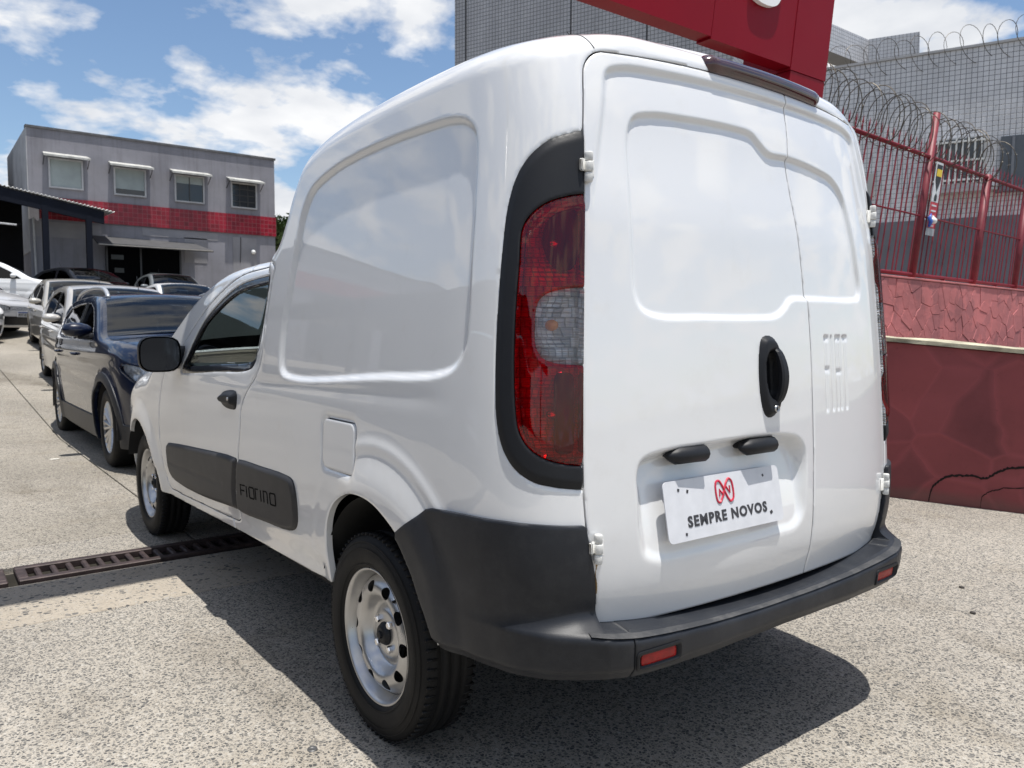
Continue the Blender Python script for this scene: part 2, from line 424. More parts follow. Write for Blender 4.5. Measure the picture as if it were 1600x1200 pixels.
def text_mesh(body, size, extr=.001, offset=0., space=1.):
    c = bpy.data.curves.new('lettering', 'FONT'); c.body = body; c.size = size; c.extrude = extr; c.offset = offset; c.resolution_u = 3; c.space_character = space
    o = bpy.data.objects.new('lettering', c); COL.objects.link(o)
    dg = bpy.context.evaluated_depsgraph_get(); dg.update()
    me = bpy.data.meshes.new_from_object(o.evaluated_get(dg))
    bpy.data.objects.remove(o); bpy.data.curves.remove(c)
    V = np.array([v.co[:] for v in me.vertices]); F = [tuple(p.vertices) for p in me.polygons]
    bpy.data.meshes.remove(me)
    return V, F
# ================================================================== ground
def gz(y): return float(np.interp(y, [-400, 8, 14, 20, 23, 25, 27, 30, 400], [0, 0, .38, .78, 1.22, 1.45, 1.65, 1.80, 1.80]))
def m_aggregate(name, s1, matrix, stone_lo, stone_hi, thr, rnd=.30, keepv=.06):
    m, t, b = nodes_of(name); v = coords(t)
    wob = N(t, 'ShaderNodeTexNoise'); wob.inputs['Scale'].default_value = s1*1.3; wob.inputs['Detail'].default_value = 3; t.links.new(v, wob.inputs['Vector'])
    vv = mixc(t, .55/s1, v, wob.outputs['Color'], 'ADD')
    def layer(scale, thr_, rnd_, keep_):
        vo = N(t, 'ShaderNodeTexVoronoi'); vo.inputs['Scale'].default_value = scale; t.links.new(vv, vo.inputs['Vector'])
        ed = N(t, 'ShaderNodeTexVoronoi', feature='DISTANCE_TO_EDGE'); ed.inputs['Scale'].default_value = scale; t.links.new(vv, ed.inputs['Vector'])
        cs = N(t, 'ShaderNodeSeparateColor'); t.links.new(vo.outputs['Color'], cs.inputs[0])
        lim = mmath(t, 'SUBTRACT', thr_, mmath(t, 'MULTIPLY', cs.outputs[0], -rnd_))
        msk = mmath(t, 'GREATER_THAN', ed.outputs['Distance'], lim)
        msk = mmath(t, 'MULTIPLY', msk, mmath(t, 'GREATER_THAN', cs.outputs[1], keep_))
        return msk, cs.outputs[2]
    m1, c1 = layer(s1, thr, rnd, keepv); m2, c2 = layer(s1*2.6, thr, rnd, .35)
    sr = lambda c: ramp(t, c, [(.05, stone_lo), (.62, stone_hi), (.80, tuple(min(1, x*1.7) for x in stone_hi)), (1., tuple(min(1, x*2.1) for x in stone_hi))])
    mat = ramp(t, noise(t, v, 70, 4), [(.3, tuple(x*.78 for x in matrix)), (.7, matrix)])
    col = mixc(t, m2, mat, sr(c2)); col = mixc(t, m1, col, sr(c1))
    big = ramp(t, noise(t, v, .55, 6, .6), [(.30, (.66, .65, .63)), (.70, (1.06, 1.05, 1.03))])
    col = mixc(t, 1., col, big, 'MULTIPLY')
    st = ramp(t, noise(t, v, 2.2, 7, .7), [(.52, (1, 1, 1)), (.78, (.66, .63, .58))])
    col = mixc(t, 1., col, st, 'MULTIPLY')
    oil = ramp(t, noise(t, coords(t, (1.0, .45, 1)), 1.1, 5, .6), [(.56, (1, 1, 1)), (.72, (.58, .56, .53))]); col = mixc(t, 1., col, oil, 'MULTIPLY')
    spot = ramp(t, noise(t, v, 5.5, 3, .5), [(.73, (1, 1, 1)), (.79, (.55, .53, .50))]); col = mixc(t, 1., col, spot, 'MULTIPLY')
    t.links.new(col, b.inputs['Base Color']); setin(b, Roughness=.88, Specular_IOR_Level=.2)
    h = mmath(t, 'ADD', mmath(t, 'MULTIPLY', m1, .7), mmath(t, 'MULTIPLY', noise(t, v, 150, 4), .7))
    bump(t, b, h, .5, .003); return m
AGG = m_aggregate('exposed_aggregate', 98, (.43, .395, .345), (.075, .077, .08), (.215, .206, .19), .05, .22)
AGG2 = m_aggregate('worn_concrete', 80, (.36, .33, .285), (.08, .078, .074), (.22, .208, .186), .06, .25, .15)
STRIPM = m_aggregate('drain_concrete', 44, (.43, .385, .325), (.08, .082, .085), (.21, .20, .185), .13, .30, .35)
JOINT = m_plain('joint_filler', (.17, .155, .13), .9, var=.3, vscale=12)
V = []; F = []; ys = [-300, -60, -20, 2.86, 2.8601, 3.18, 3.1801, 8, 14, 20, 23, 25, 27, 30, 60, 600]
for y in ys:
    for x in (-300, 300): V.append((x, y, gz(y)-.030-(.16 if 2.86 < y < 3.1801 else 0)))
for i in range(len(ys)-1): F.append((2*i, 2*i+1, 2*i+3, 2*i+2))
ground = tag(mobj('ground', V, F, JOINT), kind='structure')
def slab(x0, x1, y0, y1, m, g=.004, name='paving_slab'):
    x0 += g; x1 -= g; y0 += g; y1 -= g
    ys = [y0]+[k for k in (8, 14, 20, 23, 25, 27, 30) if y0 < k < y1]+[y1]; V = []; F = []
    bv = .004
    for yy, zo, ins in [(ys[0], -.03, 0), (ys[0], -bv, 0)]+[(y+(bv if i == 0 else (-bv if i == len(ys)-1 else 0)), 0, bv) for i, y in enumerate(ys)]+[(ys[-1], -bv, 0), (ys[-1], -.03, 0)]:
        z = gz(yy)+zo; V += [(x0, yy, z if zo else z-bv), (x0+bv, yy, z), (x1-bv, yy, z), (x1, yy, z if zo else z-bv)]
    n = len(V)//4
    for i in range(n-1):
        for k in range(3): F.append((i*4+k, i*4+k+1, i*4+5+k, i*4+4+k))
    return mobj(name, V, F, m, ground)
xs_near = [-30, -9.3, -6.3, -3.3, -3.3]
for yi, (a, b) in enumerate(((-30, -8.5), (-8.5, -5.5), (-5.5, -2.5), (-2.5, .45), (.45, 2.30))):
    for c, d in zip(xs_near[:3], xs_near[1:4]): slab(c, d, a, b, AGG)
for c, d in ((-3.3, 9.6), (9.6, 30)): slab(c, d, -30, 2.30, AGG)
for c, d in ((-30, -1.9), (-1.9, 9.6), (9.6, 30)): slab(c, d, 2.30, 2.865, STRIPM)
xs_far = [-40, -12.6, -9.6, -6.6, -3.6, -.60, 2.4, 5.4, 8.4, 30]
yl = [3.185, 3.55, 5.68, 7.62, 9.50, 11.4, 13.3, 15.2, 17.1, 19.0, 21, 24, 30, 60]
for a, b in zip(yl[:-1], yl[1:]):
    for c, d in zip(xs_far[:-1], xs_far[1:]): slab(c, d, a, b, AGG2 if b > 3.6 else AGG)
# drain grating
IRON = m_plain('rusty_iron', (.045, .030, .028), .6, metal=.3, var=.45, vscale=18, bmp=.3, bscale=120)
PIT = m_plain('drain_pit', (.02, .02, .018), .95)
def grating(x0, x1, y0, y1, label):
    g = empty('drain_grating', (x0, y0, 0), 0, label, 'drain grating', 'iron gratings of the floor drain')
    w, h = x1-x0, y1-y0
    for n_, c, d in (('frame_bar', (w/2, .022, -.008), (w, .044, .035)), ('frame_bar', (w/2, h-.022, -.008), (w, .044, .035)), ('frame_bar', (.022, h/2, -.008), (.044, h-.089, .035)), ('frame_bar', (w-.022, h/2, -.008), (.044, h-.089, .035))):
        box(n_, c, d, IRON, g, .004)
    k = int((w-.088)/.066); first = None
    for i in range(k):
        x = .044+(i+.7)*(w-.088)/(k+.4)
        if first is None: first = box('grating_bar', (0, 0, 0), (.026, h-.089, .03), IRON, g, .006); first.location = (x, h/2, -.011)
        else: o = first.copy(); COL.objects.link(o); o.location = (x, h/2, -.011)
    return g
grating(-1.435, .58, 2.90, 3.155, 'rusty iron drain grating running under the white van')
grating(-3.48, -1.475, 2.90, 3.155, 'end of a rusty iron drain grating at the left edge')
grating(.60, 2.60, 2.90, 3.155, 'rusty drain grating on the far side of the van')
tag(box('drain_channel', (-.4, 3.025, -.10), (7, .30, .02), PIT), kind='structure')
# a flattened bottle cap and a few specks on the paving
cap = MB().lathe([(.0005, .0), (.0005, .010), (.004, .0125), (.0005, .014)], 18, 'z').obj('bottle_cap', m_plain('tin', (.12, .12, .12), .4, metal=.5), None, True, (-.955, .80, 0))
tag(cap, 'flattened bottle cap on the paving beside the rear wheel', 'bottle cap')
lt = MB().prism([(0, 0), (.06, .01), (.075, .03), (.03, .045), (-.005, .03)], .0005, .003, 'z').obj('litter', m_plain('paper', (.7, .68, .62), .8), None); lt.location = (-.86, 6.55, .001)
tag(lt, 'scrap of white paper on the concrete left of the blue car', 'litter')
for k, (x, y) in enumerate(((2.06, .72), (1.9, .35), (1.60, .18))):
    o = MB().lathe([(0, 0), (.001, .012), (.007, .010), (.009, 0)], 7, 'z').obj('pebble', m_plain('pebble', (.05, .045, .04), .9), None, True, (x, y, 0))
    tag(o, ('dark pebble farthest from the van, towards the red wall', 'middle one of three dark pebbles right of the van', 'dark pebble nearest the bumper end on sunlit paving')[k], 'pebble', 'dark pebbles on the paving')

# ================================================================== red boundary wall at the right
def m_redwall(name, c, vs_, cr):
    m, t, b = nodes_of(name); v = coords(t)
    col = ramp(t, noise(t, v, 1.1, 7, .62), [(.28, tuple(x*.68 for x in c)), (.5, c), (.75, tuple(min(1, x*1.22) for x in c))])
    ed = N(t, 'ShaderNodeTexVoronoi', feature='DISTANCE_TO_EDGE'); ed.inputs['Scale'].default_value = vs_
    wv = mixc(t, .10, v, N(t, 'ShaderNodeTexNoise').outputs['Color'], 'ADD'); t.links.new(wv, ed.inputs['Vector'])
    e = ramp(t, ed.outputs['Distance'], [(.0, (1, 1, 1)), (.045, (0, 0, 0))])
    cell = N(t, 'ShaderNodeTexVoronoi'); cell.inputs['Scale'].default_value = vs_; t.links.new(wv, cell.inputs['Vector'])
    cs_ = N(t, 'ShaderNodeSeparateColor'); t.links.new(cell.outputs['Color'], cs_.inputs[0])
    col = mixc(t, 1., col, ramp(t, cs_.outputs[0], [(0., (.78, .80, .82)), (1., (1.15, 1.08, 1.05))]), 'MULTIPLY')
    col = mixc(t, mmath(t, 'MULTIPLY', e, cr), col, tuple(min(1, x*1.7) for x in c))
    sp = ramp(t, noise(t, v, 26, 6, .7), [(.62, (1, 1, 1)), (.72, (.7, .66, .66))]); col = mixc(t, 1., col, sp, 'MULTIPLY')
    dz = N(t, 'ShaderNodeSeparateXYZ'); t.links.new(v, dz.inputs[0])
    spl = mmath(t, 'SUBTRACT', mmath(t, 'ADD', dz.outputs['Z'], mmath(t, 'MULTIPLY', noise(t, v, 5, 5), .12)), .10)
    dirt = ramp(t, spl, [(0., (.45, .45, .45)), (.06, (0, 0, 0))]); col = mixc(t, dirt, col, (.10, .075, .06))
    t.links.new(col, b.inputs['Base Color']); setin(b, Roughness=.75)
    bump(t, b, mmath(t, 'ADD', noise(t, v, 18, 6), mmath(t, 'MULTIPLY', e, .35)), .35, .012); return m
DARKRED = m_redwall('dark_red_render', (.225, .052, .056), 2.3, .30)
PINKRED = m_redwall('faded_red_stone', (.46, .15, .152), 6, .1)
def frame2(A, d):
    """object matrix with local x along d, local y into the wall, z up"""
    d = Vector((d[0], d[1], 0)).normalized(); n = Vector((-d.y, d.x, 0))
    return Matrix(((d.x, n.x, 0, A[0]), (d.y, n.y, 0, A[1]), (0, 0, 1, 0), (0, 0, 0, 1)))
lw = empty('boundary_wall', label='dark red rendered boundary wall at the right of the van', cat='wall')
# local x runs towards the camera side (-y), starting well behind the van
LWA = (3.543-.2516*3.0, 1.472+.9678*3.0); lw.matrix_world = frame2(LWA, (.2516, -.9678))
# lower rendered wall: visible face is on the camera side (local -y is +x..., so build it behind the face)
def quadwall(L, z0, z1, th, m, name, parent, seg_=24):
    mb = MB(); V = []; F = []
    for i in range(seg_+1):
        x = L*i/seg_
        zt_ = z0+(z1-z0)*i/seg_
        V += [(x, 0, -.05), (x, .0, zt_-.012), (x, .012, zt_), (x, th, zt_), (x, th, -.05)]
    for i in range(seg_):
        for k in range(4): F.append((i*5+k, i*5+k+1, i*5+6+k, i*5+5+k))
    F += [(0, 1, 2, 3, 4), tuple(seg_*5+k for k in range(4, -1, -1))]
    return mobj(name, V, F, m, parent)
quadwall(9.0, 1.325, .55, .20, DARKRED, 'wall_face', lw)
LEDGE = m_plain('mossy_coping', (.40, .37, .27), .9, var=.5, vscale=9, bmp=.5, bscale=50)
mb = MB(); V = []; F = []
for i in range(41):
    x = 9.0*i/40; z = 1.325+(.55-1.325)*x/9.0; j = .008*math.sin(i*2.3)+.004*math.sin(i*5.1)
    V += [(x, -.028+j*.4, z-.004), (x, -.030+j, z+.022), (x, .20, z+.030+j*.6), (x, .22, z+.003)]
for i in range(40):
    for k in range(3): F.append((i*4+k, i*4+k+1, i*4+5+k, i*4+4+k))
mb.add(V, F); mb.obj('coping', LEDGE, lw)
def cam_hit(): pass
# the long crack low on the wall (a dark open seam) with its branch
CRK = m_plain('crack', (.012, .006, .006), .95)
def crackline(pts, r):
    mb = MB(); V = []; F = []
    P_ = crom(pts, 7); k = len(P_)
    for i, p in enumerate(P_):
        w = r*(.5+.8*abs(math.sin(i*1.7)))+.001; j = (rng.random()-.5)*.010
        V += [(p[0]-.3*w, -.0025, p[1]+w+j), (p[0]+.3*w, -.0025, p[1]-w+j)]
    F = [(2*i, 2*i+1, 2*i+3, 2*i+2) for i in range(k-1)]
    mb.add(V, F).obj('crack', CRK, lw)
crackline([(3.20, .0), (3.22, .10), (3.27, .16), (3.36, .20), (3.46, .205), (3.52, .20), (3.58, .24), (3.64, .275), (3.74, .30), (3.80, .335), (3.95, .40), (4.1, .43)], .006)
crackline([(3.50, .0), (3.51, .08), (3.54, .11), (3.60, .14), (3.8, .17)], .0022)
# upper stone-clad wall standing back, with fence on top
FA = (4.911, 2.586); FD = (.998, .063)
fw = empty('stone_clad_wall', label='faded red wall of irregular flat stones below the red fence', cat='wall')
fw.matrix_world = frame2(FA, FD)
X0, X1, Z0, Z1 = -2.6, 5.6, .55, 1.645
box('wall_core', ((X0+X1)/2, .14, .82), (X1-X0, .22, 1.64), m_plain('dark_mortar', (.09, .030, .032), .9, var=.4, vscale=20), fw)
def clip_poly(P, a, b):   # keep the side nearer to a
    mx_, mz_ = (a[0]+b[0])/2, (a[1]+b[1])/2; nx, nz = b[0]-a[0], b[1]-a[1]; out = []
    f = lambda p: (p[0]-mx_)*nx+(p[1]-mz_)*nz
    for i in range(len(P)):
        p, q = P[i], P[(i+1) % len(P)]; fp, fq = f(p), f(q)
        if fp <= 0: out.append(p)
        if (fp <= 0) != (fq <= 0):
            t = fp/(fp-fq); out.append((p[0]+(q[0]-p[0])*t, p[1]+(q[1]-p[1])*t))
    return out
seeds = []
while len(seeds) < 165:
    p = (random.uniform(.1, X1), random.uniform(.72, Z1)); 
    if all(math.hypot((p[0]-q[0])*.8, p[1]-q[1]) > .095 for q in seeds): seeds.append(p)
    elif random.random() < .004: break
for p in seeds:
    poly = [(max(X0, p[0]-.6), max(.62, p[1]-.6)), (min(X1, p[0]+.6), max(.62, p[1]-.6)), (min(X1, p[0]+.6), min(Z1, p[1]+.6)), (max(X0, p[0]-.6), min(Z1, p[1]+.6))]
    for q in seeds:
        if q is not p and math.hypot(p[0]-q[0], p[1]-q[1]) < .9: poly = clip_poly(poly, p, q)
    if len(poly) < 3: continue
    cx = sum(a for a, b in poly)/len(poly); cz = sum(b for a, b in poly)/len(poly)
    sh = [(cx+(a-cx)*(1-.0035/max(.02, math.hypot(a-cx, b-cz))), cz+(b-cz)*(1-.0035/max(.02, math.hypot(a-cx, b-cz)))) for a, b in poly]
    top = [(cx+(a-cx)*.98, cz+(b-cz)*.98) for a, b in sh]; n = len(sh); dpt = random.uniform(-.002, .004); tx, tz = random.uniform(-.012, .012), random.uniform(-.012, .012)
    V = [(a, .031, b) for a, b in sh]+[(a, .012+dpt, b) for a, b in sh]+[(a, .004+dpt+tx*(a-cx)+tz*(b-cz), b) for a, b in top]
    F = [(i, (i+1) % n, n+(i+1) % n, n+i) for i in range(n)]+[(n+i, n+(i+1) % n, 2*n+(i+1) % n, 2*n+i) for i in range(n)]+[tuple(range(2*n, 3*n))]
    mobj('stone', V, F, PINKRED, fw)
box('wall_cap', ((X0+X1)/2, .13, 1.657), (X1-X0, .27, .020), PINKRED, fw, .004)
# raised bed behind the low wall
tag(box('terrace', (7.2, 2.15, .45), (6.4, .7, .8), JOINT), kind='structure')

# red picket fence
FRED = m_plain('fence_red', (.155, .008, .018), .45, var=.22, vscale=10, spec=.3)
FPOST = m_plain('fence_post_red', (.165, .015, .024), .55, var=.25, vscale=12)
fence = empty('picket_fence', label='tall red iron picket fence standing on the stone-clad wall', cat='fence'); fence.matrix_world = frame2(FA, FD)
SH = .27
def shx(x, z): return x+SH*(z-2.94)
for z, r in ((2.94, .021), (2.32, .009), (1.715, .019)):
    MB().tube([(shx(-.6, z), .12, z), (shx(5.4, z), .12, z)], r, 10).obj('rail', FRED, fence, True)
for x, zt_, w in ((-.35, 2.97, .032), (1.80, 3.41, .036), (3.46, 2.97, .036), (4.88, 2.97, .036)):
    mb = MB(); mb.tube([(shx(x, 1.66), .12, 1.66), (shx(x, zt_), .12, zt_)], w, 10)
    mb.obj('post', FPOST, fence, True)
for x in (.9, 2.6, 4.2): MB().tube([(shx(x, 1.66), .12, 1.66), (shx(x, 1.71), .12, 1.71)], .022, 6).obj('foot', FRED, fence)
def picket():
    mb = MB(); h = 1.24
    mb.tube([(-SH*h, 0, -h), (0, 0, 0), (SH*.03, 0, .03)], .0075, 6)
    a = SH
    prof = [(.03, .0085), (.048, .018), (.062, .010), (.085, .017), (.15, .001)]
    V = []; F = []
    for z, r in prof: V += [(a*z-r, 0, z), (a*z, -r*.45, z), (a*z+r, 0, z), (a*z, r*.45, z)]
    for i in range(len(prof)-1):
        for k in range(4): F.append((i*4+k, i*4+(k+1) % 4, i*4+4+(k+1) % 4, i*4+4+k))
    mb.add(V, F); return mb
pk = None; x = -.5
while x < 5.35:
    if all(abs(x-p) > .06 for p in (-.35, 1.80, 3.46, 4.88)):
        if pk is None: pk = picket().obj('picket', FRED, fence); o = pk
        else: o = pk.copy(); COL.objects.link(o)
        o.location = (x, .12, 2.955); o.rotation_euler = (0, random.uniform(-.008, .008), random.uniform(-.05, .05))
    x += .128
WIRE = m_plain('razor_wire', (.10, .088, .072), .5, metal=.6, var=.4, vscale=25)
def coil(name, L, r, pitch, label, mat4, z, y, sq=1., barbs=True, wr=.0046, ax=.35):
    mb = MB(); pts = []; nT = int(L/pitch); k = 22
    for i in range(nT*k+1):
        a = 2*math.pi*i/k; x = pitch*i/k+ .03*math.sin(i*.37)
        rr = r*(1+.12*math.sin(i*.11)+.06*math.sin(i*.31)); pts.append((x+rr*ax*math.cos(a), y+rr*.8*math.cos(a), z+rr*sq*math.sin(a)))
    mb.tube(pts, wr, 4)
    if barbs:
        for i in range(0, len(pts), 2):
            p = pts[i]; t = Vector((random.uniform(-1, 1), random.uniform(-1, 1), random.uniform(-1, 1))).normalized()*.018
            mb.add([(p[0]-t.x, p[1]-t.y, p[2]-t.z), (p[0]+.004, p[1], p[2]+.005), (p[0]+t.x, p[1]+t.y, p[2]+t.z), (p[0]-.004, p[1], p[2]-.005)], [(0, 1, 2, 3)])
    o = mb.obj(name, WIRE); o.matrix_world = mat4; return tag(o, label, 'razor wire')
mw = frame2(FA, FD); mw = mw @ Matrix.Translation((-.7, 0, 0))
coil('razor_wire', 4.6, .24, .15, 'coil of rusty razor wire along the top of the red fence', mw, 3.13, .10)
# warning notices on the tall post and the cable ends tied below them
sg1 = empty('security_sign', label='narrow warning notice with yellow and black shield on red fence post', cat='sign'); sg1.matrix_world = frame2(FA, FD) @ Matrix.Translation((1.905, .05, 0))
SW = m_plain('sign_white', (.60, .62, .64), .5, var=.12, vscale=14); SY = m_plain('sign_yellow', (.70, .50, .03), .5); SK = m_plain('sign_black', (.015, .015, .018), .5); SR = m_plain('sign_red', (.50, .03, .05), .5)
shear = Matrix(((1, 0, SH, -SH*2.94), (0, 1, 0, 0), (0, 0, 1, 0), (0, 0, 0, 1)))
def flat(name, poly, y, m):
    o = MB().prism([(a+SH*(b-2.94), b) for a, b in poly], y, y+.003, 'y').obj(name, m, sg1); return o
flat('panel', [(-.085, 2.47), (.085, 2.47), (.085, 2.885), (-.085, 2.885)], 0, SW)
flat('shield', [(-.065, 2.86), (.065, 2.86), (.065, 2.70), (.0, 2.58), (-.065, 2.70)], -.004, SK); flat('yellow_band', [(-.060, 2.81), (.060, 2.81), (.060, 2.735), (-.060, 2.735)], -.008, SY)
flat('figure', [(-.03, 2.48), (.03, 2.48), (.03, 2.53), (0, 2.56), (-.03, 2.53)], -.004, SK)
flat('red_panel', [(-.085, 2.20), (.085, 2.20), (.085, 2.465), (-.085, 2.465)], 0, SR)
for z in (2.43, 2.375, 2.32, 2.265, 2.22): flat('text_line', [(-.065, z-.008), (random.uniform(.03, .065), z-.008), (.055, z+.008), (-.065, z+.008)], -.004, SW)
flat('grey_panel', [(-.10, 2.12), (.10, 2.12), (.10, 2.195), (-.10, 2.195)], 0, m_plain('sign_grey', (.30, .32, .34), .5))
cb = empty('cable_end', label='white round connector and blue tie hanging on the tall fence post', cat='connector'); cb.matrix_world = frame2(FA, FD) @ Matrix.Translation((1.66, .03, 2.25))
MB().lathe([(-.035, 0), (-.03, .022), (-.012, .038), (.012, .038), (.03, .022), (.036, .008), (.05, .006), (.05, 0)], 16, 'z', (.05, 0, .02)).obj('ball', m_plain('white_plastic', (.75, .75, .74), .4), cb, True)
MB().tube([(-.05, 0, -.05), (-.03, -.01, 0), (-.045, 0, .04), (0, 0, .09)], [.012, .022, .02, .004], 8).obj('blue_tie', m_plain('blue_plastic', (.03, .10, .42), .4), cb, True)

# ================================================================== tiled grey buildings behind the fence
def m_tiles(name, c, grout, size, var=.10, gw=.06):
    m, t, b = nodes_of(name); v = coords(t)
    sep_ = N(t, 'ShaderNodeSeparateXYZ'); t.links.new(v, sep_.inputs[0])
    cm = N(t, 'ShaderNodeCombineXYZ'); t.links.new(sep_.outputs['X'], cm.inputs[0]); t.links.new(sep_.outputs['Z'], cm.inputs[1])
    br = N(t, 'ShaderNodeTexBrick'); br.offset = 0; br.inputs['Scale'].default_value = 1; br.inputs['Brick Width'].default_value = size; br.inputs['Row Height'].default_value = size
    br.inputs['Mortar Size'].default_value = size*gw; br.inputs['Mortar Smooth'].default_value = .1; br.inputs['Bias'].default_value = 0
    br.inputs['Color1'].default_value = (*[x*(1-var) for x in c], 1); br.inputs['Color2'].default_value = (*[x*(1+var) for x in c], 1); br.inputs['Mortar'].default_value = (*grout, 1)
    t.links.new(cm.outputs[0], br.inputs['Vector'])
    st = ramp(t, noise(t, coords(t, (1, 1, .25)), 1.3, 6, .6), [(.35, (.80, .80, .80)), (.65, (1.03, 1.03, 1.03))])
    t.links.new(mixc(t, 1., br.outputs['Color'], st, 'MULTIPLY'), b.inputs['Base Color']); setin(b, Roughness=.35)
    bump(t, b, mmath(t, 'SUBTRACT', 1., br.outputs['Fac']), .5, .004); return m
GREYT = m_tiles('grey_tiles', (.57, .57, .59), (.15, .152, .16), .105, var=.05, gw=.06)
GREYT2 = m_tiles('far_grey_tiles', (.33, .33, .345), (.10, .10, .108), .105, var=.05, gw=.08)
GREYP = m_plain('grey_dado', (.115, .118, .135), .7, var=.15, vscale=1.5, bmp=.2, bscale=30)
CA = (15.2785, 9.2945); CD = (.3695, -.9292)
bc = empty('tiled_building', label='light grey tiled building with dark grout lines behind the red fence', cat='building'); bc.matrix_world = frame2(CA, CD)
box('wall', (4.0, 2.0, 5.36), (14.0, 4.0, 3.56), GREYT, bc)
box('dado', (4.0, 1.99, 1.79), (14.0, 4.0, 3.58), GREYP, bc)
box('parapet', (4.0, .10, 7.165), (14.06, .28, .05), m_plain('coping_grey', (.36, .36, .37), .8), bc)
WHITEG = m_plain('white_grille', (.62, .62, .60), .5, var=.1); WDARK = m_plain('dark_opening', (.03, .033, .038), .3)
wg = MB().box((2.72, -.10, 4.72), (1.12, .22, 1.05)).obj('window_box', m_plain('window_frame_grey', (.42, .42, .42), .6), bc)
box('pane', (2.72, -.215, 4.75), (1.0, .02, .92), m_plain('window_dark', (.06, .065, .07), .15), wg)
for i in range(9): box('bar', (2.26+i*.115, -.25, 4.75), (.035, .03, .95), WHITEG, wg)
for z in (4.35, 4.75, 5.15): box('bar', (2.72, -.27, z), (1.06, .02, .04), WHITEG, wg)
box('ledge', (2.75, -.20, 4.12), (1.5, .4, .08), m_plain('ledge_grey', (.33, .33, .33), .8), wg)
dw = box('window', (4.45, -.02, 4.68), (1.85, .10, 1.05), m_plain('window_slate', (.075, .085, .10), .4), bc)
for i in range(4): box('glazing_bar', (3.75+i*.42, -.085, 4.68), (.05, .03, 1.0), m_plain('slate_bar', (.15, .16, .18), .5), dw)
box('sill', (4.45, -.12, 4.10), (2.0, .3, .10), GREYP, dw)
box('meter_box', (.95, -.06, 4.42), (.34, .14, .50), m_plain('meter_grey', (.33, .34, .33), .6), bc)
mcoil = frame2(CA, CD) @ Matrix.Translation((.2, .1, 0))
coil('razor_wire', 9.0, .34, .33, 'coil of razor wire along the parapet of the grey tiled building', mcoil, 7.22, 0, 1.15, False, .0065, .75)
ba = empty('tower_block', label='dark grey finely tiled block rising behind the van and the red sign', cat='building'); ba.matrix_world = frame2(CA, CD)
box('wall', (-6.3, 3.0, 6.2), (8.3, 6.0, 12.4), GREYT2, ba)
for x in (-10.05, -6.6, -4.4): box('expansion_joint', (x, -.003, 6.2), (.04, .01, 12.3), m_plain('joint_dark', (.03, .03, .033), .9), ba)
MB().box((-2.9, -.03, 6.4), (.7, .08, .45)).obj('vent', m_plain('vent_dark', (.06, .06, .065), .5), ba)
bt_ = empty('roof_beam', label='grey tiled roof beam to the right of the red sign', cat='building'); bt_.location = (6.909, 12.13, 0)
box('cross_beam', (13.7, .3, 9.75), (3.4, .6, .80), GREYT, bt_); box('back_wall', (13.7, 2.6, 5.0), (3.4, .3, 9.2), m_plain('shaded_render', (.25, .24, .22), .9), bt_)
bw = empty('side_block', label='grey tiled parapet block in front of the white cloud', cat='building'); bw.matrix_world = frame2((22.253, 12.13), (.431, -.902))
box('wall', (.70, 1.2, 9.45), (1.40, 2.4, 1.45), GREYT, bw); box('lower_wall', (.70, 1.25, 4.35), (1.36, 2.3, 8.70), GREYP, bw)

# ================================================================== red totem sign
RSIGN = m_plain('sign_red_panel', (.20, .0025, .010), .45, var=.06, vscale=1.2, coat=.05, spec=.12)
RSIDE = m_plain('sign_red_side', (.30, .006, .012), .3, var=.1, spec=.2)
ts = empty('totem_sign', label='large red panel sign on a column rising behind the van', cat='sign')
KX = .15
def shear_box(name, x0, x1, y0, y1, z0, z1, m, parent, z0b=None):
    V = []; z0b = z0 if z0b is None else z0b
    for z_l, z_r in ((z0, z0b), (z1, z1)):
        V += [(x0+KX*(z_l-2.9), y0, z_l), (x1+KX*(z_r-2.9), y0, z_r), (x1+KX*(z_r-2.9), y1, z_r), (x0+KX*(z_l-2.9), y1, z_l)]
    return mobj(name, V, [(0, 1, 5, 4), (1, 2, 6, 5), (2, 3, 7, 6), (3, 0, 4, 7), (0, 3, 2, 1), (4, 5, 6, 7)], m, parent)
pan = shear_box('panel', .70, 2.36, 2.2, 2.32, 3.02, 5.6, RSIGN, ts); shear_box('panel', 2.365, 3.24, 2.2, 2.32, 3.005, 5.6, RSIGN, ts)
shear_box('panel', 3.244, 3.685, 2.196, 2.62, 2.985, 5.6, RSIGN, ts)
shear_box('column', 3.25, 3.682, 2.2, 2.62, .0, 2.98, RSIGN, ts)
shear_box('lamp_bracket', 2.75, 3.22, 2.50, 2.60, 2.86, 2.93, RSIDE, ts)
pl_ = crom([(2.74, 3.66), (2.74, 3.45), (2.79, 3.36), (2.90, 3.335), (3.03, 3.36), (3.08, 3.45), (3.08, 3.7), (3.0, 3.9), (2.82, 3.9)], 5, True)
MB().prism([(a+KX*(b-2.9)-.07, b) for a, b in pl_], 2.165, 2.198, 'y').obj('white_letter', m_plain('letter_white', (.8, .8, .8), .4), ts)

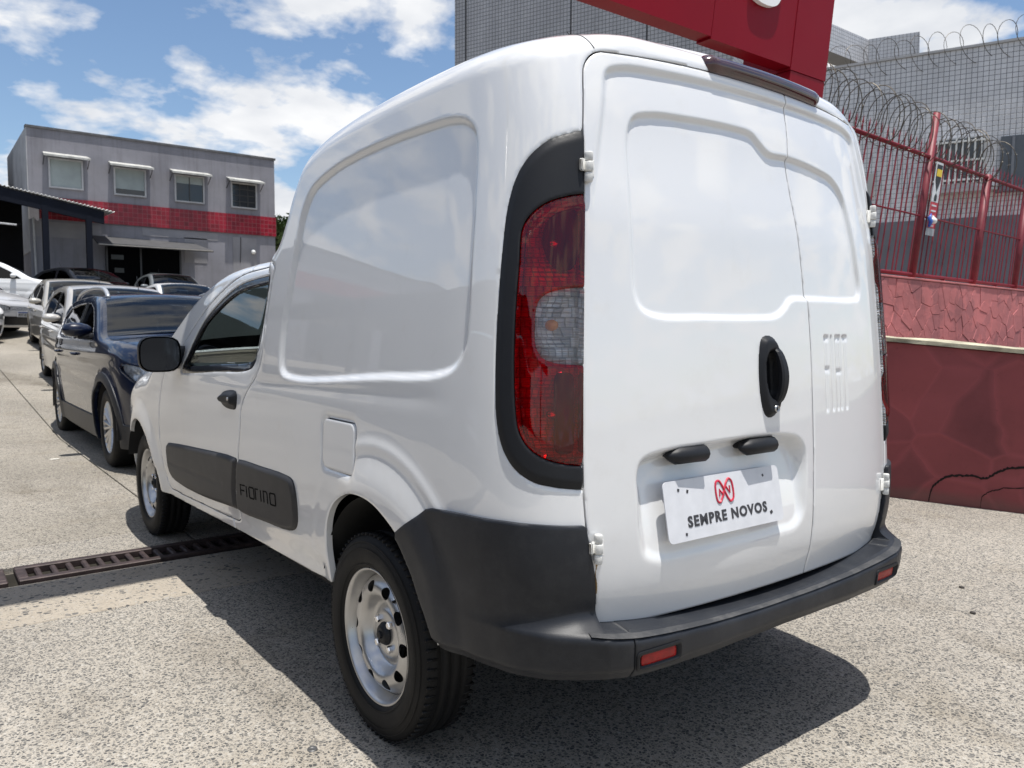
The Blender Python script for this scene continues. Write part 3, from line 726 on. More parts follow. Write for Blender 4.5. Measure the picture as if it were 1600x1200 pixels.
# ================================================================== two-storey building at the end of the lot
def m_render(name, c):
    m, t, b = nodes_of(name); v = coords(t)
    col = ramp(t, noise(t, v, .9, 7, .6), [(.3, tuple(x*.82 for x in c)), (.7, tuple(x*1.12 for x in c))])
    st = ramp(t, noise(t, coords(t, (3.2, 3.2, .22)), 1.6, 6, .65), [(.50, (1, 1, 1)), (.74, (.74, .73, .73))]); col = mixc(t, 1., col, st, 'MULTIPLY')
    sp = ramp(t, noise(t, v, 7, 6, .7), [(.60, (1, 1, 1)), (.75, (.8, .79, .78))]); col = mixc(t, 1., col, sp, 'MULTIPLY')
    t.links.new(col, b.inputs['Base Color']); setin(b, Roughness=.9); bump(t, b, noise(t, v, 14, 6), .3, .01); return m
GRW = m_render('lilac_grey_render', (.235, .232, .258))
GRL = m_plain('pale_patch_render', (.25, .245, .26), .85, var=.15, vscale=1.2)
REDT = m_tiles('red_tiles', (.25, .006, .020), (.30, .10, .11), .155, var=.3, gw=.036)
bl = empty('two_storey_building', (1.47, 29.06, 0), 0, 'grey two-storey building with four windows and a red tile band', 'building')
LB = 8.2
def stains(): pass
box('wall', (LB/2, 3.0, 4.6), (LB, 6.0, 6.0), GRW, bl)
box('side_panel', (-.012, 3.0, 5.6), (.03, 6.0, 4.0), m_plain('pale_side', (.38, .38, .39), .85, var=.25, vscale=1.), bl)
box('parapet', (LB/2, .10, 7.63), (LB+.08, .30, .07), m_plain('parapet_dark', (.10, .10, .105), .9, var=.4, vscale=4), bl)
box('tile_band', (LB/2+.15, -.03, 5.04), (LB-.26, .06, .72), REDT, bl)
for x, z, w, h in ((5.2, 3.95, .8, .9), (7.0, 3.6, .9, 1.9), (4.7, 4.5, 2.6, .28), (1.1, 4.35, 2.0, .5)): box('patch', (x, -.006, z), (w, .014, h), GRL, bl)
BLIND = m_plain('blind', (.30, .34, .34), .6, var=.12, vscale=2); FRM = m_plain('white_frame', (.42, .42, .43), .5, var=.15, vscale=6); WGL = m_plain('dark_pane', (.02, .022, .026), .12, coat=.5); AWN = m_plain('weathered_awning', (.40, .40, .38), .8, var=.35, vscale=5)
for i, (x0, x1, z0, z1, bf) in enumerate(((.60, 1.565, 5.74, 6.67, 1.), (2.55, 3.53, 5.71, 6.61, .78), (4.53, 5.515, 5.68, 6.60, .30), (6.53, 7.46, 5.66, 6.56, 0))):
    wn = MB()
    for c, d in (((x0, -.03, (z0+z1)/2), (.05, .10, z1-z0+.05)), ((x1, -.03, (z0+z1)/2), (.05, .10, z1-z0+.05)), (((x0+x1)/2, -.032, z0), (x1-x0-.05, .096, .05)), (((x0+x1)/2, -.032, z1), (x1-x0-.05, .096, .05))): wn.box(c, d)
    w_ = wn.obj('window', FRM, bl)
    box('pane', ((x0+x1)/2, -.012, (z0+z1)/2), (x1-x0-.04, .02, z1-z0-.04), WGL, w_)
    if bf: box('blind', ((x0+x1)/2, -.028, z1-(z1-z0)*bf/2-.01), (x1-x0-.06, .012, (z1-z0)*bf-.03), BLIND, w_)
    if i >= 2:
        for f in ((.5,) if i == 2 else (.33, .66)): box('glazing_bar', (x0+(x1-x0)*f, -.035, (z0+z1)/2), (.03, .02, z1-z0-.06), m_plain('bar_dark', (.05, .05, .05), .5), w_)
        if i == 3:
            for f in (.25, .5, .75): box('glazing_bar', ((x0+x1)/2, -.038, z0+(z1-z0)*f), (x1-x0-.06, .02, .025), m_plain('bar_dark', (.05, .05, .05), .5), w_)
    aw = MB(); aw.add([(x0-.17, 0, z1+.20), (x1+.17, 0, z1+.20), (x1+.20, -.50, z1+.055), (x0-.20, -.50, z1+.055), (x0-.17, 0, z1+.17), (x1+.17, 0, z1+.17), (x1+.20, -.50, z1-.01), (x0-.20, -.50, z1-.01)], [(0, 3, 2, 1), (4, 5, 6, 7), (3, 7, 6, 2), (0, 4, 7, 3), (1, 2, 6, 5)])
    a_ = aw.obj('window_awning', AWN, bl)
    for xx in (x0-.17, x1+.17): MB().tube([(xx, -.02, z1-.22), (xx, -.46, z1+.04)], .014, 5).obj('bracket', m_plain('bracket_iron', (.04, .04, .04), .6), a_)
# shop opening with its sloping canopy
MB().box((3.42, .02, 2.7), (2.44, .30, 2.42)).obj('opening', m_plain('inside_shade_black', (.004, .004, .005), .9, spec=.03), bl)  # solid block, the shade inside the shop painted as black
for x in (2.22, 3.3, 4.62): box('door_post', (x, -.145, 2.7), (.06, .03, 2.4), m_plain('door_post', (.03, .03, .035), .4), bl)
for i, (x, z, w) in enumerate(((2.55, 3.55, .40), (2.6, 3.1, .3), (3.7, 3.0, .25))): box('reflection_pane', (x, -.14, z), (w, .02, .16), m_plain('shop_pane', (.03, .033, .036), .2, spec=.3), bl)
cn = MB(); cn.add([(1.8, -.02, 4.25), (5.15, -.02, 4.20), (5.45, -1.3, 3.86), (1.75, -1.3, 3.90), (1.8, -.02, 4.19), (5.15, -.02, 4.14), (5.45, -1.3, 3.80), (1.75, -1.3, 3.84)], [(0, 3, 2, 1), (4, 5, 6, 7), (3, 7, 6, 2), (0, 4, 7, 3), (1, 2, 6, 5)])
cn.obj('door_canopy', m_plain('canopy_dark', (.055, .055, .058), .8, var=.25), bl); box('canopy_edge', (3.6, -1.315, 3.85), (3.65, .02, .03), m_plain('pale_edge', (.35, .33, .3), .7), bl)
MB().lathe([(0, 0), (0, .06), (-.05, .09), (-.09, .06), (-.10, 0)], 14, 'y', (7.31, -.02, 4.03)).obj('wall_lamp', m_plain('lamp_white', (.85, .85, .82), .4), bl, True)
MB().tube([(6.85, -.03, 4.55), (6.84, -.04, 4.1), (6.82, -.03, 3.6)], .012, 5).obj('cable', m_plain('cable_black', (.02, .02, .02), .6), bl)
MB().tube([(.10, -.05, 4.70), (.10, -.05, 4.45), (.14, -.05, 2.0)], .035, 8).obj('downpipe', FRM, bl)
# dark carport in front of it
CPK = 1.117
cp = empty('carport', (0, 27.5, 0), 0, 'dark steel carport with corrugated roof edge at the far left', 'carport')
NAVY = m_plain('navy_steel', (.005, .007, .014), .6, var=.2, spec=.15)
def cx_(x): return -1.78+(x+1.78)*CPK
def rz(x): return 1.14+(4.985-.172*((x+1.78)/CPK-1.78-.3)-1.14)*CPK
V = []; F = []
xs_ = np.arange(-9.0, cx_(3.13), .027)
for yy in (-.05, 1.45):
    for x in xs_: V.append((x, yy, rz(x)+.024*math.sin(x*2*math.pi/.108)+(.0 if yy < 0 else .05)))
n = len(xs_); F = [(i, i+1, n+i+1, n+i) for i in range(n-1)]
sh_ = mobj('roof_sheet', V, F, m_plain('zinc_sheet', (.45, .45, .44), .5, metal=.3, var=.25), cp, True)
md = sh_.modifiers.new('t', 'SOLIDIFY'); md.thickness = .02
V = []
for x in (-9.0, cx_(2.85)):
    for yy in (.0, .14): V += [(x, yy, rz(x)-.06), (x, yy, rz(x)-.46)]
mobj('beam', V, [(0, 1, 5, 4), (2, 6, 7, 3), (0, 4, 6, 2), (1, 3, 7, 5), (0, 2, 3, 1), (4, 5, 7, 6)], NAVY, cp)
for x in (1.36, 2.45, -2.6, -6.6): MB().box((cx_(x), .07, (rz(cx_(x))-.3+1.4)/2), (.17, .17, rz(cx_(x))-.3-1.4)).obj('post', NAVY, cp)
BLK = m_plain('dark_panel', (.006, .006, .007), .8, spec=.1)
box('back_panel', (-4.2, 1.48, 3.2), (10.9, .1, 4.6), BLK, cp)
box('ceiling_panel', (-4.0, .78, 4.30), (10.2, 1.2, .05), BLK, cp)
MB().tube([(-.9, -.02, 4.33), (.95, -.02, 4.25)], .028, 6).obj('conduit', FRM, cp)
# long open carport left of the picture, mirrored in the flank of the van
lc = empty('side_carport', (-6.2, -8, 0), 0, 'long open carport left of the picture mirrored in the van side', 'carport')
V = []; xs2 = np.arange(0, 30, .06)
for xx, zz2 in ((0, 2.62), (-7.0, 3.05)):
    for y in xs2: V.append((xx, y, zz2+.022*math.sin(y*2*math.pi/.12)))
n = len(xs2); lr_ = mobj('roof_sheet', V, [(i, i+1, n+i+1, n+i) for i in range(n-1)], m_plain('zinc_sheet', (.45, .45, .44), .5, metal=.3, var=.25), lc, True)
box('beam', (-.10, 15, 2.42), (.12, 30, .30), NAVY, lc); box('back_panel', (-7.1, 15, 1.5), (.1, 30, 3.0), BLK, lc)
for y in range(2, 30, 6): box('post', (-.25, y, 1.2), (.14, .14, 2.4), NAVY, lc)
# long workshop left of the picture, mirrored in the flank of the van
wk = empty('workshop', (-25, 24.6, 0), 0, 'long grey workshop left of the picture mirrored in the van side', 'building')
box('wall', (7.6, 2.5, 3.6), (15.2, 5, 4.4), GRW, wk); box('red_band', (7.6, -.02, 4.6), (15.1, .06, .6), REDT, wk)
for i in range(3): box('gate', (2.6+i*5, -.02, 2.9), (3.4, .08, 2.6), m_plain('gate_dark', (.02, .02, .022), .6), wk)
box('parapet', (7.6, .1, 5.84), (15.3, .4, .08), m_plain('parapet_dark', (.10, .10, .105), .9), wk)
# roof of a shed further left, in front of the sky
sd_ = empty('shed_roof', (0, 33, 0), 0, 'dark tiled shed roof beside the two-storey building at the left edge', 'shed')
MB().prism([(-8, 2), (1.0, 2), (1.0, 6.9), (.5, 8.0), (-8, 8.6)], 0, 3, 'y').obj('gable', m_plain('shed_dark', (.03, .028, .027), .8), sd_)
# trees beyond the building
LEAF = m_plain('leaf_green', (.055, .095, .025), .6, var=.5, vscale=2.5); BARK = m_plain('bark', (.09, .07, .05), .9, var=.3)
def tree(x, y, h, r, n, label):
    t = empty('tree', (x, y, 1.8), 0, label, 'tree', 'trees beyond the building')
    mb = MB(); mb.tube([(0, 0, 0), (.1, 0, h*.3), (.05, .1, h*.6), (.2, 0, h*.85)], [.25, .18, .12, .05], 8)
    for k in range(6):
        a = k*1.05; mb.tube([(.08, 0, h*(.4+.05*k)), (r*.5*math.cos(a), r*.5*math.sin(a), h*(.62+.04*k))], [.08, .03], 5)
    mb.obj('trunk', BARK, t)
    mb = MB(); cl = [(random.gauss(0, r*.42), random.gauss(0, r*.42), h*.72+random.gauss(0, r*.33)) for _ in range(26)]
    for _ in range(n):
        c = random.choice(cl); p = Vector(c)+Vector((random.gauss(0, r*.16), random.gauss(0, r*.16), random.gauss(0, r*.12)))
        a = Vector((random.uniform(-1, 1), random.uniform(-1, 1), random.uniform(-1, 1))).normalized(); b = a.cross(Vector((.3, .5, .8))).normalized(); s_ = random.uniform(.07, .15)
        mb.add([p-a*s_, p+b*s_*.5, p+a*s_, p-b*s_*.5], [(0, 1, 2, 3)])
    mb.obj('crown', LEAF, t)
tree(12.1, 36, 5.2, 1.7, 5000, 'green tree showing between the two-storey building and the van')
# unseen steel arm on a post, added to cast the shadow over the drain
gp = empty('shadow_arm_post', (-6.5, 1.90, 0), 0, 'unseen grey steel post with overhead arm added to shade the drain', 'post')
MB().tube([(0, 0, 0), (0, 0, 5.0)], .10, 12).obj('post', STEEL, gp, True); box('arm', (3.05, 0, 5.0), (6.7, .26, .10), STEEL, gp)
# ================================================================== the white cargo van
VAN_TOP = [(-.6, 1.80), (.0, 1.80), (.25, 1.80), (.5, 1.799), (.8, 1.789), (1.05, 1.770), (1.22, 1.745), (1.34, 1.70), (1.42, 1.605), (1.47, 1.515), (1.53, 1.435),
           (1.64, 1.40), (1.95, 1.395), (2.3, 1.37), (2.6, 1.285), (2.95, 1.10), (3.18, .99), (3.45, .945), (3.9, .86), (4.2, .74), (4.45, .5)]
VS = Shell([(0, 0), (.15, .002), (.3, .009), (.45, .023), (.55, .039), (.61, .053), (.665, .067), (.715, .093), (.757, .138), (.787, .21), (.803, .32), (.811, .5), (.8185, .8), (.8215, 1.2),
            (.8215, 2.0), (.82, 2.8), (.806, 3.4), (.775, 3.8), (.70, 4.08), (.5, 4.27), (.25, 4.35), (0, 4.37)],
           [(.15, .74), (.25, .772), (.40, .80), (.55, .815), (.70, .8215), (.95, .812), (1.2, .793), (1.45, .769), (1.7, .744), (1.9, .724)],
           [(.2, .05), (.3, .045), (.42, .042), (.48, .035), (.56, .017), (.66, .012), (.8, .018), (1.2, .045), (1.484, .07), (1.62, .087), (1.72, .107), (1.83, .135)],
           VAN_TOP, .8215,
           lambda y: .082-.032*sst(1.45, 1.7, y)+.11*sst(2.9, 3.3, y),
           lambda y, z: sst(1.52, 1.72, y)*(.012+np.clip(z-.98, 0, 2)*.16)*sst(.93, 1.02, z), crown=(.03, .04))
van = empty('cargo_van', (0, 0, 0), 0, 'white cargo van in the foreground with closed rear doors and black bumper', 'van')

# sheet-space outlines (u = distance along the body from the rear centre line, left side negative, given here as |u|)
RECESS = Poly([(2.046, 1.104), (2.004, 1.304), (1.975, 1.411), (1.945, 1.506), (1.887, 1.576), (1.735, 1.619), (1.564, 1.637), (1.33, 1.646), (1.145, 1.646), (1.028, 1.642), (.965, 1.628), (.93, 1.60), (.919, 1.567),
               (.92, 1.427), (.927, 1.289), (.933, 1.152), (.941, 1.097), (.979, 1.048), (1.045, 1.025), (1.343, 1.005), (1.948, .973), (2.029, .994)])
HOUSING = Poly([(.66, 1.570), (.683, 1.564), (.729, 1.548), (.774, 1.514), (.805, 1.468), (.825, 1.404), (.835, 1.318), (.844, 1.173), (.846, 1.029), (.841, .936), (.825, .880), (.797, .840), (.756, .814), (.714, .804), (.655, .796),
                (.50, .79), (.45, 1.2), (.50, 1.575)])
LENS = Poly([(.66, 1.432), (.691, 1.426), (.736, 1.411), (.772, 1.383), (.788, 1.352), (.792, 1.28), (.798, 1.173), (.799, 1.066), (.795, .974), (.786, .918), (.763, .884), (.728, .862), (.692, .852), (.66, .847), (.5, .84), (.45, 1.2), (.5, 1.437)])
CLEAR = Poly([(.66, 1.229), (.68, 1.227), (.721, 1.219), (.746, 1.201), (.753, 1.173), (.754, 1.13), (.75, 1.099), (.737, 1.078), (.708, 1.067), (.67, 1.064), (.5, 1.06), (.48, 1.15), (.5, 1.23)])
ARCH = Poly([(1.655, .20), (1.668, .33), (1.669, .42), (1.671, .497), (1.653, .572), (1.604, .631), (1.513, .673), (1.432, .689), (1.338, .682), (1.253, .65), (1.192, .612), (1.122, .535), (1.059, .45), (1.029, .388), (1.0, .30), (1.0, .2)], smooth=True)
FARC = Poly([(4.107+.375*math.cos(a)*(1 if math.sin(a) > 0 else .99), .30+.345*math.sin(a)) for a in np.radians(np.arange(-40, 221, 13))], smooth=False)
FUEL = Poly(rrect(1.470, 1.672, .731, .874, .022), smooth=False)
DOORF = Poly([(2.150, 1.345), (2.168, 1.293), (2.208, 1.10), (2.256, .986), (2.345, .914), (2.398, .862), (2.415, .761), (2.443, .648), (2.482, .528), (2.488, .445), (2.514, .402), (2.636, .388), (3.008, .372), (3.462, .354), (3.60, .362),
              (3.63, .50), (3.61, .75), (3.53, .92), (3.34, 1.04), (3.10, 1.20), (2.92, 1.282), (2.7, 1.345), (2.45, 1.362), (2.20, 1.366)], n=4)
WINF = Poly([(3.235, .940), (3.10, 1.14), (2.93, 1.235), (2.72, 1.305), (2.45, 1.33), (2.22, 1.332), (2.185, 1.318), (2.190, 1.265), (2.248, 1.118), (2.316, 1.005), (2.36, .985), (2.73, .962), (3.16, .936)], n=5)
MOULD1 = Poly([(3.494, .55), (3.470, .585), (3.42, .594), (2.906, .630), (2.46, .650), (2.450, .645), (2.493, .528), (2.499, .455), (2.51, .444), (2.56, .441), (2.988, .409), (3.38, .403), (3.46, .415), (3.488, .45)], n=3)
MOULD2 = Poly([(2.431, .646), (2.41, .651), (2.201, .657), (1.955, .661), (1.905, .652), (1.884, .612), (1.887, .524), (1.909, .493), (1.971, .473), (2.196, .457), (2.455, .441), (2.474, .446), (2.470, .525)], n=3)
BT = Poly([(1.212, .626), (1.14, .672), (1.082, .710), (1.056, .717), (.935, .723), (.819, .726), (.744, .724), (.647, .718), (.50, .70), (.5, .3), (1.01, .30), (1.034, .388), (1.064, .450), (1.126, .535), (1.175, .590)], smooth=False)
def wall(a): return lambda U, Z: a(np.abs(U), Z)
def top_z(u): return 1.774-.014*(np.abs(u)/.6)**2
def door_half(z): return np.interp(z, [.44, .49, .60, .70, .80, 1.0, 1.58, 1.69, 1.80], [.600, .604, .614, .634, .641, .643, .645, .638, .628])
def rear_outline(U, Z):
    a = np.abs(U); s = np.minimum(door_half(Z)-a, np.minimum(top_z(U)-Z, Z-.474))
    dx, dz = door_half(Z)-a, top_z(U)-Z; r = .055
    c = (dx < r) & (dz < r); s = np.where(c, r-np.hypot(r-dx, r-dz), s)
    dz = Z-.474; r = .022; c = (dx < r) & (dz < r); return np.where(c, r-np.hypot(r-dx, r-dz), s)
SEAMZ = crom([(.40, .156), (.65, .150), (.85, .156), (1.10, .158), (1.27, .150), (1.40, .138), (1.52, .123), (1.60, .120), (1.66, .130), (1.72, .136), (1.85, .138)], 8)
def seam(z): return np.interp(z, SEAMZ[:, 0], SEAMZ[:, 1])
WREC = Poly([(-.511, 1.218), (-.520, 1.332), (-.524, 1.475), (-.520, 1.585), (-.497, 1.627), (-.441, 1.643), (-.308, 1.650), (-.132, 1.653), (-.045, 1.647), (-.010, 1.625), (.025, 1.606), (.119, 1.606), (.27, 1.594), (.380, 1.574), (.435, 1.530), (.462, 1.44),
             (.480, 1.34), (.489, 1.257), (.470, 1.228), (.42, 1.221), (.286, 1.219), (.152, 1.218), (.075, 1.213), (.045, 1.190), (.003, 1.170), (-.094, 1.164), (-.29, 1.163), (-.44, 1.164), (-.49, 1.182)], n=5)
BROW = Poly([(-.590, 1.2), (-.593, 1.66), (-.578, 1.722), (-.535, 1.741), (-.38, 1.750), (0, 1.755), (.38, 1.750), (.535, 1.741), (.578, 1.722), (.593, 1.66), (.590, 1.2)], n=4)
PREC = Poly([(-.506, .76), (-.508, .815), (-.492, .850), (-.44, .866), (-.252, .876), (-.111, .879), (.02, .873), (.085, .858), (.116, .825), (.118, .72), (.108, .645), (.07, .61), (-.006, .604), (-.316, .598), (-.43, .598), (-.49, .625), (-.505, .68)], n=5)
_L = .0112
FIAT = [(.229, .241, .917, 1.125), (.229, .254, 1.112, 1.125), (.229, .252, 1.026, 1.038), (.264, .275, .917, 1.125), (.292, .302, .917, 1.125), (.313, .323, .917, 1.125), (.292, .323, 1.112, 1.125), (.292, .323, 1.018, 1.030), (.333, .366, 1.112, 1.125), (.344, .355, .917, 1.125)]
def rear_off(U, Z):
    o = -.0105*sst(0, .015, WREC(U, Z))
    o = o-.0115*sst(0, .020, BROW(U, Z))*sst(1.36, 1.60, Z)
    s = PREC(U, Z); dep = .050*np.clip((Z-.585)/.29, 0, 1)
    o = o-dep*sst(0, .032, s)
    for a, b, c, d in FIAT:
        q = np.minimum(np.minimum(U-a, b-U), np.minimum(Z-c, d-Z)); o = o-.0026*sst(-.002, .002, q)
    o = o+.004*sst(.66, .60, Z)*0
    return o
def arch_r(A, Z, cu, cz, ru, rz): return np.hypot((A-cu)/ru, (Z-cz)/rz)
def side_off(U, Z):
    A = np.abs(U)
    o = -.012*sst(0, .016, RECESS(A, Z))
    s = ARCH(A, Z); s = np.where(s <= -.9, -9, s)
    ro = arch_r(A, Z, 1.345, .36, .325, .335)
    fr_ = 1-.85*sst(1.42, 1.60, A)
    o = o+.020*(1-sst(1.02, 1.42, ro))*(Z > .3)*fr_
    o = o+.005*np.exp(-((ro-1.40)/.05)**2)*fr_
    rf = arch_r(A, Z, 4.107, .30, .375, .345)
    o = o+.018*(1-sst(1.0, 1.36, rf))
    # pressed dish round the fuel flap, swage lines on door and flank
    f = FUEL(A, Z); o = o-.007*np.exp(-(np.clip(-f, 0, 1)/.012)**2)*(f < .0)
    o = o-.0018*np.exp(-((Z-.955+.02*(A-1.9))/.022)**2)*sst(.95, 1.2, A)*(1-sst(3.2, 3.6, A))
    o = o-.008*sst(.47, .40, Z)*sst(1.65, 1.75, A)
    return o
def zlow(A): return np.interp(A, [0, .9, 1.0, 1.67, 1.86, 2.5, 3.54, 3.75, 4.5, 5.2], [.40, .40, .38, .374, .364, .352, .312, .305, .24, .22])
def body_region(U, Z):
    A = np.abs(U); s = np.minimum(Z-zlow(A), VS.d(A, Z)[0])
    s = np.minimum(s, -(rear_outline(U, Z)+.0045)); s = np.minimum(s, -(HOUSING(A, Z)+.001)); s = np.minimum(s, -(BT(A, Z)-.012)); s = np.where((A < .66) & (Z < .60), -1., s)
    s = np.minimum(s, -ARCH(A, Z)); s = np.minimum(s, -FARC(A, Z)); s = np.minimum(s, -(FUEL(A, Z)+.003)); s = np.minimum(s, -(DOORF(A, Z)+.005))
    return s
ZS = np.arange(.20, 1.846, .0075)
US = np.concatenate([np.arange(0, .95, .0075), np.arange(.95, 1.75, .0085), np.arange(1.75, 2.6, .010), np.arange(2.6, 5.3, .014)])
for sg in (-1, 1):
    us = -US[::-1] if sg < 0 else US
    VS.sheet('body_side', us, ZS, body_region, side_off, WHITE, van, flange=.020)
# roof, bonnet and windscreen close the skin on top
tz = [(t, None) for t in np.linspace(0, .95, 30)]
ut = []; zt = []
for t in np.linspace(0.0, .9, 34):
    y = float(VS.ysurf(np.array([t]), np.array([1.8]))[0])
    z = float(np.interp(y, VS.top[:, 0], VS.top[:, 1]))
    z += .03*float(1-sst(.45, .8, np.interp(t, VS.s, VS.plan[:, 0])))
    ut.append(t); zt.append(z-.0005)
y0 = float(VS.ysurf(np.array([.9]), np.array([1.8]))[0])
ptop = [p for p in VS.top if p[0] > y0+.02]
def seg(a, b): 
    k = [p for p in ptop if a <= p[0] <= b]
    return [float(VS.u_of_y(p[0]-float(np.interp(p[1], VS.ln[:, 0], VS.ln[:, 1]))*(1-float(sst(.15, 1.2, p[0]))))) for p in k], [p[1]-.0005 for p in k]
a, b = seg(0, 2.36)
VS.strip('roof', ut+a, zt+b, WHITE, van, crown=.018)
a, b = seg(2.28, 3.16); VS.strip('windscreen', a, b, WSCR, van, crown=.03)
a, b = seg(3.10, 4.5); VS.strip('bonnet', a, b, WHITE, van, crown=.03)
hu, hz = -.040, 1.021
HO = Poly([(-.044, .060), (-.032, .098), (-.008, .106), (.024, .098), (.042, .070), (.047, .01), (.046, -.045), (.034, -.085), (.008, -.103), (-.020, -.100), (-.036, -.076), (-.047, -.01)], n=6)
HI = Poly([(-.030, .040), (-.014, .066), (.016, .070), (.032, .05), (.036, 0), (.034, -.045), (.014, -.062), (-.014, -.05), (-.030, -.015)], n=6)
# rear doors
ZD = np.arange(.45, 1.80, .0048)
doors = []
for sg in (-1, 1):
    us = np.arange(-.66, .18, .0052) if sg < 0 else np.concatenate([np.arange(.10, .205, .0052), np.arange(.208, .385, .0034), np.arange(.388, .67, .0052)])
    reg = (lambda U, Z: np.minimum(np.minimum(rear_outline(U, Z), seam(Z)-U-.0018), -(HI(U-hu, Z-hz)+.004))) if sg < 0 else (lambda U, Z: np.minimum(rear_outline(U, Z), U-seam(Z)-.0018))
    d = VS.sheet('rear_door', us, ZD, reg, rear_off, WHITE, van, flange=.03)
    d['label'] = 'wide left rear door with number plate recess' if sg < 0 else 'narrow right rear door with pressed lettering'
    doors.append(d)
LD, RD = doors
# dark seal behind the door gaps
VS.sheet('door_gap_black', np.arange(-.68, .69, .02), np.arange(.43, 1.80, .02), lambda U, Z: np.minimum(.665-np.abs(U), 1.785-Z-.01*(np.abs(U)/.6)**2), -.058, GAPM, van, flange=0)

# hinges
def hinge(u, z, parent):
    p = VS.P(np.array([u]), np.array([z]), .006)[0]; s = -1 if u < 0 else 1
    mb = MB()
    for k, (h0, h1) in enumerate(((-.024, -.008), (-.007, .010), (.011, .026))):
        r = .0088 if k != 1 else .0098
        mb.lathe([(h0, 0), (h0, r*.85), (h0+.002, r), (h1-.002, r), (h1, r*.85), (h1, 0)], 14, 'z', (0, -.006, 0))
    mb.box((-s*.012, -.004, 0), (.024, .008, .030), .002); mb.box((s*.010, .002, .004), (.02, .008, .02), .002)
    o = mb.obj('hinge', HINGEM, parent, True, tuple(p)); o.rotation_euler = (0, 0, -s*.35); o.scale = (1.0, 1.1, 1.3)
for u, z, par in ((-.644, 1.49, LD), (-.618, .664, LD), (.644, 1.49, RD), (.618, .664, RD)): hinge(u, z, par)

# rear door handle
def surf(u, z, off=0.):
    p = VS.P(np.array([u]), np.array([z]), np.array([off]))[0]; return p
hus = np.arange(hu-.06, hu+.06, .004); hzs = np.arange(hz-.115, hz+.115, .004)
hnd = VS.sheet('door_handle', hus, hzs, lambda U, Z: HO(U-hu, Z-hz), lambda U, Z: .014*sst(-.001, .016, HO(U-hu, Z-hz))-.030*sst(.0, .012, HI(U-hu, Z-hz)), BLACKP, LD, flange=.02)
mb = MB(); pts = []; 
for k in range(15):
    f = k/14; z = hz+.074-.142*f; pts.append(surf(hu+.020+.006*math.sin(math.pi*f), z, .010+.022*math.sin(math.pi*min(1, max(0, f)))**.6))
V = []; 
for i, p in enumerate(pts):
    w = .011+.004*math.sin(math.pi*i/14)
    V += [(p[0]-w, p[1]+.012, p[2]), (p[0]-w, p[1]+.002, p[2]), (p[0]-w*.6, p[1]-.002, p[2]), (p[0]+w*.6, p[1]-.002, p[2]), (p[0]+w, p[1]+.002, p[2]), (p[0]+w, p[1]+.012, p[2])]
F = [(i*6+k, i*6+(k+1) % 6, i*6+6+(k+1) % 6, i*6+6+k) for i in range(14) for k in range(6)]+[(0, 1, 2, 3, 4, 5), (84+5, 84+4, 84+3, 84+2, 84+1, 84)]
mobj('grip', V, F, BLACKP, hnd)
p = surf(hu+.006, hz-.080, .016)
mb = MB().lathe([(0, 0), (0, .0062), (-.003, .0075), (.004, .0085), (.006, .0085)], 20, 'y', tuple(p)); mb.obj('lock_cylinder', STEEL, hnd, True)
box('key_slot', (p[0], p[1]-.001, p[2]), (.0016, .003, .008), INK, hnd)
# number plate lamps (half-round hoods with a pointed end) hanging from the brow of the recess
def plate_lamp(u0, u1, z):
    mb = MB(); n = 12; rings = []
    for u, r in ((u0-.002, .004), (u0+.010, .012), (u0+.028, .0215), (u1-.004, .0215), (u1, .0195)):
        c = surf(u, z, -.012)
        rings.append([(c[0], c[1]+math.cos(2*math.pi*k/n)*r*1.15, c[2]+math.sin(2*math.pi*k/n)*r) for k in range(n)])
    V = [v for r in rings for v in r]
    F = [(i*n+k, i*n+(k+1) % n, i*n+n+(k+1) % n, i*n+n+k) for i in range(len(rings)-1) for k in range(n)]+[tuple(range(n))[::-1], tuple(range((len(rings)-1)*n, len(rings)*n))]
    c = surf((u0+u1)/2, z, -.03); mb.add(V, F); mb.box((c[0], c[1]+.012, c[2]+.004), (u1-u0-.03, .05, .02), .004)
    mb.obj('plate_lamp', BLACKP, LD, True)
plate_lamp(-.408, -.288, .848); plate_lamp(-.153, -.024, .848)
# number plate
PC = Vector((-.2157, .0224, .722)); tl = math.atan(.2)
pl = MB(); R = rrect(-.2145, .2145, -.0705, .0705, .014, 5)
pl.prism(R, -.0012, .0012, 'y'); plate = pl.obj('number_plate', PLATEM, LD); plate.location = PC; plate.rotation_euler = (-tl, 0, math.radians(-1.2))
V, F = text_mesh('SEMPRE NOVOS', .036, .0006, .0014, 1.18)
w = V[:, 0].max()-V[:, 0].min(); sc = .296/w
V2 = [((v[0]-V[:, 0].min())*sc-.146, -.0016-v[2], v[1]*.95-.040) for v in V]
mobj('lettering', V2, F, INK, plate)
for loop in ([(-.030, .047), (-.022, .053), (-.014, .050), (.016, -.004), (.024, -.003), (.030, .004), (.030, .045), (.024, .053), (.015, .053), (-.016, .000), (-.023, -.004), (-.030, .003)],):
    P3 = crom([(x, z) for x, z in loop], 4, True)
    MB().tube([(x-.004, -.0014, z*.92+.006) for x, z in P3], .0031, 5, closed=True).obj('logo', REDINK, plate)
MB().tube([(-.004+x, -.0014, z*.92+.006) for x, z in ((-.020, .012), (-.019, .030), (-.004, .012))], .0027, 5).obj('logo', REDINK, plate)
MB().tube([(-.004+x, -.0014, z*.92+.006) for x, z in ((.020, .036), (.019, .018), (.006, .036))], .0027, 5).obj('logo', REDINK, plate)
for x, z in ((-.165, .048), (-.135, .042), (.150, .05), (-.155, -.055), (.165, -.045)):
    MB().box((x, -.0018, z), (random.uniform(.004, .010), .0008, random.uniform(.004, .008)), 0, Matrix.Rotation(random.uniform(-.8, .8), 3, 'Y')).obj('screw_mark', INK, plate)
